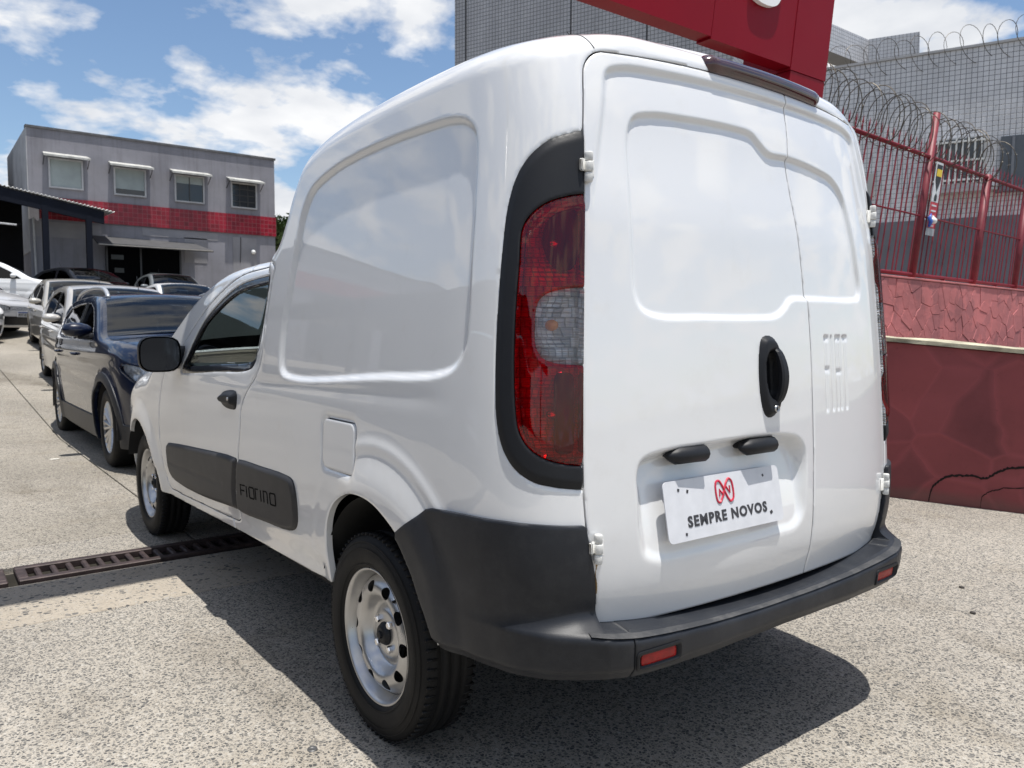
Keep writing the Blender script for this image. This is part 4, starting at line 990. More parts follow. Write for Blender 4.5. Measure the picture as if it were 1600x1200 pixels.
# bulging high brake lamp on the roof edge
blu = np.arange(-.235, .355, .012)
mb = MB(); prof = []
V = []; nP = 9
for u in np.linspace(-.225, .335, 40):
    e = min(1, min(u+.225, .335-u)/.018); e = max(e, .12)**.5
    c = surf(u, 1.795, 0); top = float(top_z(u))
    for k in range(nP):
        th = math.pi*(k/(nP-1)); V.append((c[0], c[1]+.014-(.030*e+.004)*math.sin(th)-.0, top+.014+.026*math.cos(th)*(.45+.55*e)+.008))
F = [(i*nP+k, i*nP+k+1, i*nP+nP+k+1, i*nP+nP+k) for i in range(39) for k in range(nP-1)]
m_brake, t_, b_ = nodes_of('dark_red_lens'); t_.links.new(ramp(t_, noise(t_, coords(t_), 30, 3), [(.3, (.018, .004, .006)), (.7, (.05, .006, .010))]), b_.inputs['Base Color']); setin(b_, Roughness=.12, Coat_Weight=1.)
mobj('brake_lamp', V, F, m_brake, van, True)

# tail lamps: black surround, reflector, red lens with a clear window
for sg in (-1, 1):
    us = sg*np.arange(.62, .87, .004); us = us if sg > 0 else us[::-1]
    inner = lambda U, Z: np.abs(U)-.648
    zs = np.arange(.78, 1.60, .0055)
    tl_ = VS.sheet('tail_lamp', us, zs, lambda U, Z: np.minimum(np.minimum(HOUSING(np.abs(U), Z), inner(U, Z)), -LENS(np.abs(U), Z)), lambda U, Z: .002+.005*sst(0, .02, HOUSING(np.abs(U), Z)), BLACKP, van, flange=.05)
    lr = lambda U, Z: np.minimum(LENS(np.abs(U), Z)-.0015, inner(U, Z)-.001)
    dome = lambda U, Z: .004+.009*sst(0, .03, LENS(np.abs(U), Z))
    VS.sheet('red_lens', us, zs, lambda U, Z: np.minimum(lr(U, Z), -CLEAR(np.abs(U), Z)), dome, LENSR, tl_, flange=.028)
    VS.sheet('clear_lens', us, zs, lambda U, Z: np.minimum(lr(U, Z), CLEAR(np.abs(U), Z)-.001), dome, LENSC2, tl_, flange=.028)
    #VS.sheet('lens_rim', us, zs, lambda U, Z: np.minimum(np.minimum(lr(U, Z), .0035-CLEAR(np.abs(U), Z)), CLEAR(np.abs(U), Z)+.002), lambda U, Z: dome(U, Z)+.0008, CHROME, tl_, flange=.002)
    def refl(U, Z):
        A = np.abs(U); o = -.030+0*A
        for cu, cz, r in ((.715, 1.325, .085), (.71, 1.148, .055), (.712, .955, .085)):
            q = np.hypot(A-cu, Z-cz)/r; o = o-.028*np.clip(1-q*q, 0, 1)
        
        return o
    VS.sheet('reflector', us, zs, lambda U, Z: np.minimum(LENS(np.abs(U), Z)+.004, inner(U, Z)-.0005), refl, REFLECT, tl_, flange=-.036)
    CH1 = Poly([(.655, 1.28), (.69, 1.265), (.725, 1.285), (.742, 1.325), (.735, 1.37), (.70, 1.395), (.655, 1.40)]); CH2 = Poly(rrect(.655, .705, .87, 1.045, .015), smooth=False)
    VS.sheet('chamber_shade', us, zs, lambda U, Z: np.maximum(CH1(np.abs(U), Z), CH2(np.abs(U), Z)), -.020, DARKIN, tl_, flange=.01)  # flat dark sheets, shade in the lamp hollows put into the colour
    for cz, cm in ((1.148, m_plain('amber_bulb', (.75, .25, .06), .2)), (1.325, CHROME), (.955, CHROME)):
        p = surf(sg*.712, cz, -.028)
        MB().lathe([(-.02, .004), (-.012, .011), (0, .013), (.010, .009), (.014, 0)], 14, 'y', (0, 0, 0)).obj('bulb', cm, tl_, True, tuple(p)).rotation_euler = (0, 0, math.pi)

# bumper: two wrapped corners and the stepped centre piece
def zlip(A): return .446+.034*np.clip(A/.6, 0, 1.1)**2
def offl(A): return np.interp(A, [0, .2, .4, .55, .62, .68, .75, .84, .95, 1.2], [.060, .065, .080, .096, .090, .062, .034, .017, .012, .012])
def zbot(A): return np.interp(A, [0, .3, .5, .62, .75, .9, 1.3], [.376, .376, .380, .385, .378, .374, .372])
def bump_off(U, Z):
    A = np.abs(U); zl = zlip(A); L = offl(A)
    up = .011+(L-.011)*np.clip(1-(Z-zl)/.055, 0, 1)**2.6
    dn = L-.016*sst(.03, 0, Z-zbot(A))+.003*np.sin(np.clip((zl-Z)/(zl-zbot(A)), 0, 1)*math.pi)*(1-sst(.72, .85, A))-.005*sst(.010, 0., zl-Z)*(1-sst(.66, .78, A))
    ro = arch_r(A, Z, 1.345, .36, .325, .335); fl = .016*(1-sst(1.02, 1.30, ro))
    return fl+np.where(Z > zl, up-.005*np.exp(-((Z-zl)/.01))*(1-sst(.66, .78, A)), dn)
CUT = .558
zsb = np.arange(.365, .735, .0058)
RP = Poly(rrect(.425, .556, .398, .446, .010), smooth=False)
rear_bumper = VS.sheet('rear_bumper', np.concatenate([np.arange(-.57, -.40, .006), np.arange(-.40, .40, .011), np.arange(.40, .571, .006)]), zsb, lambda U, Z: np.minimum(-(RP(np.abs(U), Z)-.004), np.minimum(np.minimum(CUT-np.abs(U), Z-zbot(np.abs(U))), zlip(np.abs(U))+.010-Z)), bump_off, BUMPP, van, flange=.06)
# flat tread of the step
mb = MB(); V = []; us = np.linspace(-.652, .652, 61)
for u in us:
    A = abs(u); zl = float(zlip(A))
    for o_, dz in ((-.045, .010), (0.0, .009), (float(offl(A))*.55, .0075), (float(offl(A))*.86, .006), (float(offl(A))-.003, .003)):
        V.append(surf(u, zl+dz, o_))
F = [(i*5+k, i*5+5+k, i*5+6+k, i*5+1+k) for i in range(60) for k in range(4)]
mobj('step_tread', V, F, TREADM, rear_bumper, True)
for sg in (-1, 1):
    us = np.concatenate([np.arange(.55, .96, .0075), np.arange(.96, 1.21, .010)]); us = us if sg > 0 else -us[::-1]
    def creg(U, Z):
        A = np.abs(U); s = np.minimum(BT(A, Z), Z-zbot(A)); s = np.minimum(s, A-CUT-.002)
        return np.minimum(s, np.maximum(A-door_half(Z)-.007, zlip(A)+.010-Z))
    VS.sheet('bumper_corner', us, zsb, creg, bump_off, BUMPP, van, flange=.05)
    # recessed red reflector in the centre piece
    R = Poly(rrect(.425, .556, .398, .446, .010), smooth=False)
    us2 = sg*np.arange(.415, .57, .005); us2 = us2 if sg > 0 else us2[::-1]
    rim = VS.sheet('reflector_pocket', us2, np.arange(.39, .455, .004), lambda U, Z: R(np.abs(U), Z), lambda U, Z: bump_off(U, np.clip(Z, .38, .44))+.0035-.016*sst(.0, .006, R(np.abs(U), Z)-.007), BLACKP, rear_bumper, flange=.03)
    R2 = Poly(rrect(.437, .540, .408, .434, .006), smooth=False)
    VS.sheet('red_reflector', us2, np.arange(.39, .455, .004), lambda U, Z: R2(np.abs(U), Z), lambda U, Z: bump_off(U, np.clip(Z, .38, .44))-.004, REFLR, rim, flange=.01)

INK0 = m_plain('badge_black', (.003, .003, .003), .8, spec=.05)
# front doors with window, frame, handle and rubbing strips
for sg in (-1, 1):
    us = np.arange(2.1, 3.68, .010); us = us if sg > 0 else -us[::-1]; zs = np.arange(.33, 1.39, .0085)
    fd = VS.sheet('front_door', us, zs, lambda U, Z: np.minimum(DOORF(np.abs(U), Z), -WINF(np.abs(U), Z)), side_off, WHITE, van, flange=.03)
    VS.sheet('window_frame', us, zs, lambda U, Z: np.minimum(WINF(np.abs(U), Z)+.002, .030-WINF(np.abs(U), Z)), lambda U, Z: side_off(U, Z)-.003, GLOSSB, fd, flange=.012)
    VS.sheet('window', us, zs, lambda U, Z: WINF(np.abs(U), Z)-.024, lambda U, Z: side_off(U, Z)-.010, GLASS, fd, flange=0)
    mo = lambda P: (lambda U, Z: side_off(U, Z)+.002+.010*sst(0, .014, P(np.abs(U), Z)))
    VS.sheet('rubbing_strip', us, zs, wall(MOULD1), lambda U, Z: mo(MOULD1)(U, Z)-.003*np.exp(-(((Z-.512+(np.abs(U)-3)*.03)/.005)**2))*(np.abs(U) > 2.62)*(np.abs(U) < 3.46), STRIPP, fd, flange=.014)
    us2 = np.arange(1.85, 2.5, .009); us2 = us2 if sg > 0 else -us2[::-1]
    st = VS.sheet('rubbing_strip', us2, np.arange(.42, .68, .006), wall(MOULD2), mo(MOULD2), STRIPP, van, flange=.014)
    # model name moulded in the strip
    glyph = {'F': [[(0, 0), (0, 1), (1, 1)], [(0, .5), (.8, .5)]], 'I': [[(0, 0), (0, 1)]], 'O': [[(0, .1), (0, .9), (.1, 1), (.9, 1), (1, .9), (1, .1), (.9, 0), (.1, 0), (0, .1)]],
             'R': [[(0, 0), (0, 1), (.7, 1)]], 'N': [[(0, 0), (0, 1), (.65, 1), (.8, .85), (.8, 0)]]}
    x = 0; lay = []
    for ch, wd in (('F', 1), ('I', .25), ('O', 1), ('R', .75), ('I', .25), ('N', .9), ('O', 1)):
        lay.append((ch, x, wd)); x += wd+.32
    tot = x-.32; Wt = .355; Ht = .040
    mb = MB()
    for ch, x0, wd in lay:
        for ln_ in glyph[ch]:
            pts = []
            for (a_, b_2) in ln_:
                f = (x0+a_*min(wd, 1)*1.0)/tot; uu = 2.398-f*Wt; zz_ = .520+.024*f+b_2*Ht
                if sg > 0: uu = 2.398-(1-f)*Wt
                pts.append(VS.P(np.array([sg*uu]), np.array([zz_]), .0108)[0])
            mb.tube(pts, .0034, 5)
    mb.obj('lettering', INK0, st)
    # pull handle
    HP = Poly([(2.455, .85), (2.452, .89), (2.47, .902), (2.60, .893), (2.632, .88), (2.640, .855), (2.60, .836), (2.50, .830), (2.465, .835)], n=4)
    us3 = np.arange(2.44, 2.66, .006); us3 = us3 if sg > 0 else -us3[::-1]
    h = VS.sheet('door_handle', us3, np.arange(.82, .915, .004), wall(HP), lambda U, Z: side_off(U, Z)+.003+.020*sst(0, .022, HP(np.abs(U), Z))-.014*sst(.855, .848, Z)*sst(0, .02, HP(np.abs(U), Z)), BLACKP, fd, flange=.012)
    pts = [VS.P(np.array([sg*2.49]), np.array([.872]), .024)[0]]
    MB().lathe([(-.002, 0), (-.002, .006), (.004, .007)], 12, 'x', tuple(pts[0])).obj('lock', STEEL, h, True)
    # fuel flap
    if sg < 0:
        VS.sheet('fuel_flap', -np.arange(1.46, 1.68, .006)[::-1], np.arange(.72, .885, .005), wall(FUEL), lambda U, Z: side_off(U, Z)*0+.001, WHITE, van, flange=.02)
        VS.sheet('flap_seal', -np.arange(1.45, 1.69, .008)[::-1], np.arange(.715, .89, .008), lambda U, Z: FUEL(np.abs(U), Z)+.008, -.014, GAPM, van, flange=0)
    # black strip under the door gap, its shadow put into the colour
    VS.sheet('door_gap_black', us, zs, lambda U, Z: np.minimum(DOORF(np.abs(U), Z)+.02, .03-DOORF(np.abs(U), Z)), -.026, GAPM, fd, flange=0)
    # mirror
    mb = MB(); n = 26; rings = []
    for yy, sx, sz in ((.075, .25, .25), (.06, .62, .62), (.03, .88, .88), (0, 1, 1), (-.035, 1.0, 1.0), (-.047, .97, .97)):
        ring = []
        for k in range(n):
            th = 2*math.pi*k/n; c_, s_ = math.cos(th), math.sin(th)
            q = (abs(c_)**3.6+abs(s_)**3.6)**(-1/3.6); ring.append((c_*q*.088*sx, yy, s_*q*.080*sz))
        rings.append(ring)
    V = [v for r in rings for v in r]; F = [(i*n+k, i*n+(k+1) % n, i*n+n+(k+1) % n, i*n+n+k) for i in range(len(rings)-1) for k in range(n)]+[tuple(range(n))[::-1]]
    mb.add(V, F)
    mir = mb.obj('side_mirror', BLACKP, van, True); mir.location = (sg*.897, 2.60, 1.020)
    mir.rotation_euler = (0, 0, sg*.10)
    g = [(v[0]*.93, -.0455, v[2]*.93) for v in rings[-1]]
    mobj('mirror_glass', g, [tuple(range(n))], m_plain('mirror_glass', (.035, .04, .05), .03, metal=1., var=.02), mir)
    MB().box((-sg*.095, .03, -.010), (.09, .05, .09), .015).obj('mirror_arm', BLACKP, mir, True)

# wheels
def steel_wheel(name, x, y, side):
    t = MB(); R, W = .292, .175
    prof = [(-.062, .186), (-.078, .196), (-.0865, .215), (-.0885, .238), (-.086, .258), (-.079, .275), (-.070, .2845), (-.060, .2895), (-.050, .2905)]
    lugs = []
    for a in (-.032, 0, .032): lugs += [(a-.006, .2915), (a-.0045, .285), (a+.0045, .285), (a+.006, .2915)]
    full = prof+lugs+[(-p, q) for p, q in prof[::-1]]
    t.lathe(full, 72, 'x')
    # tread blocks on the shoulders
    for k in range(72):
        th = 2*math.pi*k/72
        for a in (-.060, .060):
            c, s_ = math.cos(th), math.sin(th)
            t.box((a, .2885*c, .2885*s_), (.028, .0075, .006), 0, Matrix.Rotation(th, 3, 'X'))
    # raised rings and lettering bars on the side wall
    for r_, dx in ((.205, -.0845), (.250, -.0885), (.268, -.0835)):
        t.lathe([(dx-.0012, r_-.0015), (dx-.002, r_), (dx-.0012, r_+.0015)], 72, 'x')
    w = t.obj(name, RUBBER, van, True); w.location = (x, y, .285); w.scale = (.98,)*3
    if side > 0: w.rotation_euler = (0, 0, math.pi)
    # barrel and rim flange
    rim = MB(); rim.lathe([(-.060, .180), (-.066, .1875), (-.071, .1925), (-.075, .1935), (-.0765, .190), (-.072, .185), (-.064, .1815), (-.052, .1770), (-.040, .1715), (-.028, .166), (.03, .16), (.07, .185)], 72, 'x')
    ro = rim.obj('rim', STEEL, w, True)
    # pressed disc with oval vent holes
    na, nr = 288, 26; rs = np.linspace(.030, .1685, nr)
    dprof = crom([(.030, -.040), (.052, -.040), (.066, -.038), (.080, -.026), (.092, -.026), (.103, -.046), (.114, -.061), (.127, -.0655), (.141, -.063), (.155, -.052), (.1685, -.036)], 6)
    V = []; idx = {}; F = []; S = np.zeros((na+1, nr)); th = np.linspace(0, 2*math.pi, na+1)
    for i in range(na+1):
        for j in range(nr):
            k = round(th[i]/(2*math.pi/10)); dth = (th[i]-k*2*math.pi/10)*.138
            S[i, j] = math.hypot(dth/.0195, (rs[j]-.138)/.0155)-1
    cut = {}
    def vid(i, j):
        key = (i % na, j)
        if key not in idx:
            r = rs[j]; idx[key] = len(V); V.append((float(np.interp(r, dprof[:, 0], dprof[:, 1])), r*math.cos(th[i]), r*math.sin(th[i])))
        return idx[key]
    for i in range(na):
        for j in range(nr-1):
            ring = ((i, j), (i+1, j), (i+1, j+1), (i, j+1)); f = []
            for q in range(4):
                a_, b2 = ring[q], ring[(q+1) % 4]; sa, sb = S[a_], S[b2]
                if sa > 0: f.append(vid(*a_))
                if (sa > 0) != (sb > 0):
                    ka, kb = (a_[0] % na, a_[1]), (b2[0] % na, b2[1]); key = (ka, kb) if ka < kb else (kb, ka)
                    if key not in cut:
                        wq = sa/(sa-sb); A_ = np.array(V[vid(*a_)]); B_ = np.array(V[vid(*b2)]); cut[key] = len(V); V.append(tuple(A_*(1-wq)+B_*wq))
                    f.append(cut[key])
            if len(f) >= 3: F.append(tuple(f))
    disc = mobj('disc', V, F, STEEL, w, True)
    MB().lathe([(-.010, .168), (-.005, .1), (-.005, 0)], 40, 'x').obj('brake_drum', UNDER, w, True)
    hub = MB().lathe([(-.038, .034), (-.044, .033), (-.054, .026), (-.057, .020), (-.057, .0)], 24, 'x'); hub.lathe([(-.057, .012), (-.063, .011), (-.064, 0)], 6, 'x'); hub.obj('hub_cap', BLACKP, w)
    for k in range(4):
        a_ = math.pi/4+k*math.pi/2
        b = MB().lathe([(-.034, .0105), (-.050, .0105), (-.053, .008), (-.054, 0)], 6, 'x', (0, .049*math.cos(a_), .049*math.sin(a_))); b.obj('wheel_bolt', CHROME, w)
    MB().tube([(-.040, .155*math.cos(2.2), .155*math.sin(2.2)), (-.066, .150*math.cos(2.2), .150*math.sin(2.2))], .004, 6).obj('valve', BLACKP, w)
for x, y in ((-.710, .766), (-.690, 3.450), (.710, .766), (.690, 3.450)): steel_wheel('wheel', x, y, 1 if x > 0 else -1)
# wheel wells and floor
for y in (.735, 3.450):
    for s in (-1, 1):
        mb = MB(); V = []; F = []
        for k in range(25):
            th = math.radians(17+146*k/24); c, s_ = math.cos(th), math.sin(th)
            for xx in (.80, .50): V.append((s*xx, y-.02+.365*c, .29+.395*s_))
        F = [(2*k, 2*k+1, 2*k+3, 2*k+2) for k in range(24)]; mb.add(V, F)
        mb.add([(s*.50, y-.36, .32), (s*.50, y+.36, .32), (s*.50, y+.36, .70), (s*.50, y-.36, .70)], [(0, 1, 2, 3)])
        mb.obj('wheel_well', UNDER, van, True)
mb = MB(); mb.box((0, 2.1, .33), (1.0, 3.9, .05)); mb.box((0, 2.05, .36), (1.50, 1.9, .06)); mb.box((0, .22, .42), (1.15, .30, .05)); mb.box((0, .735, .27), (1.2, .08, .08), .02); mb.box((-.35, 1.0, .30), (.06, 1.6, .05)); mb.box((.25, .30, .31), (.55, .20, .12), .05)
mb.obj('underbody', UNDER, van)
# cargo box inside and cab furniture seen through the window
box('bulkhead', (0, 1.62, .90), (1.45, .03, .95), DARKIN, van)
for s in (-1, 1):
    st = MB(); st.box((s*.34, 2.12, .62), (.50, .50, .16), .05); st.box((s*.34, 1.85, .88), (.48, .13, .56), .05, Matrix.Rotation(math.radians(-12), 3, 'X')); st.box((s*.34, 1.78, 1.22), (.26, .09, .16), .035)
    st.obj('seat', SEATC, van, True)
ds = MB(); ds.prism([(2.62, .55), (2.62, .80), (2.68, .93), (2.85, .965), (3.1, .95), (3.1, .55)], -.70, .70, 'x'); ds.obj('dashboard', DARKIN, van)
sw = MB(); sw.tube([(.0+.185*math.cos(a), 0, .185*math.sin(a)) for a in np.linspace(0, 2*math.pi, 33)[:-1]], .014, 8, closed=True); sw.box((0, .01, 0), (.36, .02, .05), .008); sw.box((0, 0, 0), (.12, .05, .11), .02); sw.tube([(0, 0, 0), (0, .22, -.0)], .03, 8)
swo = sw.obj('steering_wheel', DARKIN, van, True); swo.location = (-.34, 2.50, .90); swo.rotation_euler = (math.radians(28), 0, 0)

# rust weeping below the lower hinge, chips and scratches in the paint
RUST = m_glass('rust_stain', (.62, .50, .34), 1.02, .5)
VS.sheet('rust_stain', np.arange(-.632, -.59, .002), np.arange(.545, .66, .004), lambda U, Z: np.minimum(.0035+.0025*np.sin(Z*90)-np.abs(U+.611-.004*np.sin(Z*40)), Z-.56), .0008, RUST, LD, flange=0)

MB().tube([VS.P(np.array([-.600-.03*k/9]), np.array([1.768+.058*k/9]), .0003)[0] for k in range(10)], .0012, 4).obj('roof_seam', GAPM, van)
# ================================================================== parked cars (front at local y = 0, tail at +y)
def alloy(parent, R, W, x, y, spokes, side, detail):
    t = MB(); w = W/2
    t.lathe([(-w*.7, R*.62), (-w*.93, R*.68), (-w, R*.80), (-w*.95, R*.92), (-w*.75, R*.985), (-w*.5, R), (w*.5, R), (w*.75, R*.985), (w, R*.80), (w*.7, R*.62)], 40, 'x')
    o = t.obj('wheel', RUBBER, parent, True); o.location = (x, y, R)
    if side > 0: o.rotation_euler = (0, 0, math.pi)
    rm = MB(); rm.lathe([(-w*.72, R*.60), (-w*.86, R*.655), (-w*.80, R*.665), (-w*.5, R*.60), (w*.3, R*.58)], 40, 'x')
    rm.lathe([(-w*.55, R*.12), (-w*.66, R*.09), (-w*.68, 0)], 16, 'x')
    for k in range(spokes):
        a = 2*math.pi*k/spokes
        for da in (-.10, .10):
            c0 = Vector((-w*.56, math.cos(a+da*.4)*R*.10, math.sin(a+da*.4)*R*.10)); c1 = Vector((-w*.74, math.cos(a+da*1.4)*R*.61, math.sin(a+da*1.4)*R*.61))
            rm.tube([c0, c1], [R*.045, R*.055], 5)
    rm.obj('rim', STEEL, o, False)
    MB().lathe([(w*.05, R*.60), (w*.05, 0)], 24, 'x').obj('brake_disc', UNDER, o)

TOPS = {
 'suv':   [(-.5, .93), (.0, .95), (.25, .985), (.7, 1.03), (1.10, 1.06), (1.45, 1.225), (1.80, 1.385), (2.15, 1.44), (2.9, 1.44), (3.55, 1.40), (3.85, 1.31), (4.08, 1.05), (4.2, .85), (4.28, .5)],
 'hatch': [(-.5, .76), (.0, .80), (.25, .86), (.65, .93), (1.05, .985), (1.45, 1.22), (1.85, 1.42), (2.2, 1.475), (2.8, 1.46), (3.4, 1.38), (3.7, 1.22), (3.9, .95), (4.05, .85), (4.12, .5)],
 'sedan': [(-.5, .74), (.0, .78), (.25, .84), (.65, .91), (1.10, .97), (1.55, 1.20), (1.95, 1.40), (2.3, 1.45), (2.85, 1.435), (3.3, 1.30), (3.75, 1.07), (4.1, 1.02), (4.22, .85), (4.28, .5)]}
WINS = {
 'suv':   ([(1.36, 1.03), (1.62, 1.18), (1.88, 1.305), (2.10, 1.355), (2.30, 1.366), (2.30, 1.03)], [(2.37, 1.03), (2.37, 1.366), (2.8, 1.36), (3.22, 1.325), (3.50, 1.23), (3.42, 1.07)]),
 'hatch': ([(1.32, .95), (1.62, 1.17), (1.90, 1.32), (2.12, 1.375), (2.30, 1.385), (2.30, .95)], [(2.37, .95), (2.37, 1.385), (2.75, 1.37), (3.1, 1.31), (3.35, 1.18), (3.28, .98)]),
 'sedan': ([(1.40, .94), (1.70, 1.15), (1.98, 1.30), (2.2, 1.355), (2.38, 1.365), (2.38, .94)], [(2.45, .94), (2.45, 1.362), (2.75, 1.35), (3.05, 1.27), (3.4, 1.10), (3.45, .98)])}
def make_car(label, kind, paint, loc, rz_=0., W=1.74, L=4.2, R=.30, axles=(.83, 3.45), step=.022, glass=None, clad=False, rails=False, plate=None, spokes=8, group=None, tail=False, grilleh=None):
    glass = glass or TINT; k = W/1.75; ly = L/4.2
    bel = {'suv': 1.02, 'hatch': .94, 'sedan': .93}[kind]
    plan = [(0, 0), (.28, .012), (.48, .045), (.63, .11), (.74, .22), (.805, .38), (.84, .60), (.862, .95), (.875, 1.5), (.875, 2.8), (.862, 3.4), (.82, 3.82), (.74, 4.05), (.55, 4.17), (.25, 4.2), (0, 4.2)]
    plan = [(a*k, b*ly) for a, b in plan]
    hs = 1. if kind == 'suv' else .93
    S = Shell(plan, [(.12, .80*k), (.22, .835*k), (.40, .86*k), (.60*hs, .875*k), (.80*hs, .872*k), (1.0*hs, .85*k), (1.2, .83*k), (1.6, .80*k)],
              [(.15, .08), (.25, .03), (.42, .0), (.55, .012), (.68, .02), (.80, .05), (.92, .11), (1.05, .2)],
              [(a*ly, b) for a, b in TOPS[kind]], .875*k,
              lambda y: .07+.05*sst(1.2, .4, y),
              lambda y, z: np.clip(z-bel, 0, 2)*.30*sst(.6*ly, 1.2*ly, y), crown=(.0, .0), leanfade=(.1, .9))
    car = empty('parked_car', loc, rz_, label, 'car', group)
    arcs = []
    for ay in axles:
        cu = float(S.u_of_y(ay)); arcs.append((cu, Poly([(cu+(R+.055)*math.cos(a), R+.0+(R+.055)*math.sin(a)) for a in np.radians(np.arange(-60, 241, 15))], smooth=False)))
    wins = [Poly([(float(S.u_of_y(a*ly)), b) for a, b in w], n=5, smooth=False) for w in WINS[kind]]
    u_h0, u_h1 = .46*k, .46*k+.62*k
    hz0 = .72 if kind == 'suv' else .62
    HL = Poly([(.40*k, hz0-.005), (.52*k, hz0-.035), (.70*k, hz0-.030), (.86*k, hz0+.02), (1.02*k, hz0+.105), (.98*k, hz0+.13), (.75*k, hz0+.115), (.52*k, hz0+.085), (.41*k, hz0+.06)], n=4)
    GR = Poly(rrect(-.40*k, .40*k, hz0-.02, hz0+.075, .02), smooth=False); LG = Poly(rrect(-.62*k, .62*k, .26, .46, .05), smooth=False)
    def zl(A): return np.interp(A, [0, .8, 1.0, 3.4, 3.8, 6], [.20, .20, .19, .20, .22, .25])
    def offs(U, Z):
        A = np.abs(U); o = 0*A
        for cu, _ in arcs:
            r = np.hypot(A-cu, Z-R)/(R+.055); o = o+.018*(1-sst(1., 1.35, r))
        o = o-.010*np.exp(-((Z-(.62 if kind == 'suv' else .56)-.02*A)/.05)**2)*sst(1.3, 1.7, A)*(1-sst(3.9, 4.3, A))
        o = o+.007*np.exp(-((Z-bel+.10)/.03)**2)*sst(.9, 1.4, A)
        return o
    allu = np.concatenate([np.arange(0, 1.2*k, step*.7), np.arange(1.2*k, S.L, step)]); zs = np.arange(.16, 1.6, step*.8)
    seams = [float(S.u_of_y(a*ly)) for a in (1.22, 2.335, 3.42)]
    for sg in (-1, 1):
        us = allu if sg > 0 else -allu[::-1]
        if sg > 0 and rz_ == 0: us = us[::3]; zz_s = zs[::2]
        else: zz_s = zs
        def reg(U, Z):
            A = np.abs(U); s = np.minimum(Z-zl(A), S.d(A, Z)[0])
            for cu, P_ in arcs: s = np.minimum(s, -P_(A, Z))
            for w in wins: s = np.minimum(s, -w(A, Z))
            s = np.minimum(s, -HL(A, Z)-.003); s = np.minimum(s, -LG(U, Z)); s = np.minimum(s, -GR(U, Z))
            for sm in seams: s = np.where((Z < bel+.01) & (Z > .26), np.minimum(s, np.abs(A-sm-.10*np.clip(.7-Z, 0, 1)*(sm < seams[1]))-.003), s)
            return s
        S.sheet('body_side', us, zz_s, reg, offs, paint, car, flange=.03)
        for w in wins:
            S.sheet('side_window', us, zz_s, lambda U, Z: w(np.abs(U), Z)+.004, lambda U, Z: offs(U, Z)-.009, glass, car, flange=0)
        S.sheet('pillar', us, zz_s, lambda U, Z: np.minimum(np.minimum(Z-bel-.0, (1.37 if kind == 'suv' else 1.385)-Z), .045-np.abs(np.abs(U)-seams[1])), lambda U, Z: offs(U, Z)+.001, GLOSSB, car, flange=.01)
        hus = np.arange(.36*k, 1.06*k, .014); hus = hus if sg > 0 else -hus[::-1]; hzs = np.arange(hz0-.06, hz0+.15, .010)
        hl = S.sheet('headlamp', hus, hzs, lambda U, Z: HL(np.abs(U), Z), lambda U, Z: .004+0*U, LENSC, car, flange=0)
        S.sheet('lamp_reflector', hus, hzs, lambda U, Z: HL(np.abs(U), Z)+.004, lambda U, Z: -.03-.03*np.clip(1-np.hypot(np.abs(U)-.66*k, Z-hz0-.03)/.055, 0, 1)-.03*np.clip(1-np.hypot(np.abs(U)-.82*k, Z-hz0-.05)/.05, 0, 1), HLREF, hl, flange=0)
        if clad:
            cl = lambda U, Z: np.maximum(np.maximum(*[np.minimum((R+.125)-np.hypot(np.abs(U)-cu, Z-R), np.hypot(np.abs(U)-cu, Z-R)-(R+.05)) for cu, _ in arcs]), np.minimum(.385-Z, 99.))
            def clr(U, Z):
                A = np.abs(U); s = np.minimum(cl(U, Z), Z-zl(A)+.004)
                for cu, P_ in arcs: s = np.minimum(s, -P_(A, Z))
                return np.minimum(s, -LG(U, Z))
            S.sheet('cladding', us, zz_s, clr, lambda U, Z: offs(U, Z)+.010, BUMPP, car, flange=.02)
            FG = Poly(rrect(.62*k, .80*k, .47, .60, .035), smooth=False)
            fus = np.arange(.58*k, .84*k, .010); fus = fus if sg > 0 else -fus[::-1]
            S.sheet('fog_lamp_ring', fus, np.arange(.45, .62, .008), lambda U, Z: np.minimum(FG(np.abs(U), Z), .014-FG(np.abs(U), Z)), .010, CHROME, car, flange=.01)
            S.sheet('fog_lamp', fus, np.arange(.45, .62, .008), lambda U, Z: FG(np.abs(U), Z)-.012, .003, GLOSSB, car, flange=.01)
        # door handles, mirror
        for ya in (2.12, 3.20):
            pts = [S.P(np.array([sg*float(S.u_of_y((ya+d)*ly))]), np.array([bel-.13]), o)[0] for d, o in ((-.09, .006), (-.07, .03), (.06, .03), (.09, .006))]
            MB().tube(pts, .013, 6).obj('door_handle', paint, car, True)
        p = S.P(np.array([sg*float(S.u_of_y(1.52*ly))]), np.array([bel+.06]), .0)[0]
        mb = MB(); n = 14; rings = []
        for f, s_ in ((0, .35), (.03, .75), (.09, 1.), (.16, 1.0), (.20, .8), (.225, .3)):
            rings.append([(sg*f, math.cos(2*math.pi*q/n)*.075*s_-.02*f, math.sin(2*math.pi*q/n)*.062*s_+.02) for q in range(n)])
        mb.add([v for r in rings for v in r], [(i*n+q, i*n+(q+1) % n, i*n+n+(q+1) % n, i*n+n+q) for i in range(5) for q in range(n)]+[tuple(range(5*n, 6*n))])
        mr = mb.obj('side_mirror', paint, car, True); mr.location = (p[0]+sg*.0, p[1], p[2]+.015)
        MB().box((sg*.04, 0, -.035), (.14, .08, .05), .01).obj('mirror_foot', BLACKP, mr, True)
    S.sheet('grille', np.arange(-.66*k, .661*k, .03), np.arange(.24, hz0+.10, .02), lambda U, Z: np.maximum(GR(U, Z), LG(U, Z))+.01, -.03, BLACKP, car, flange=0)
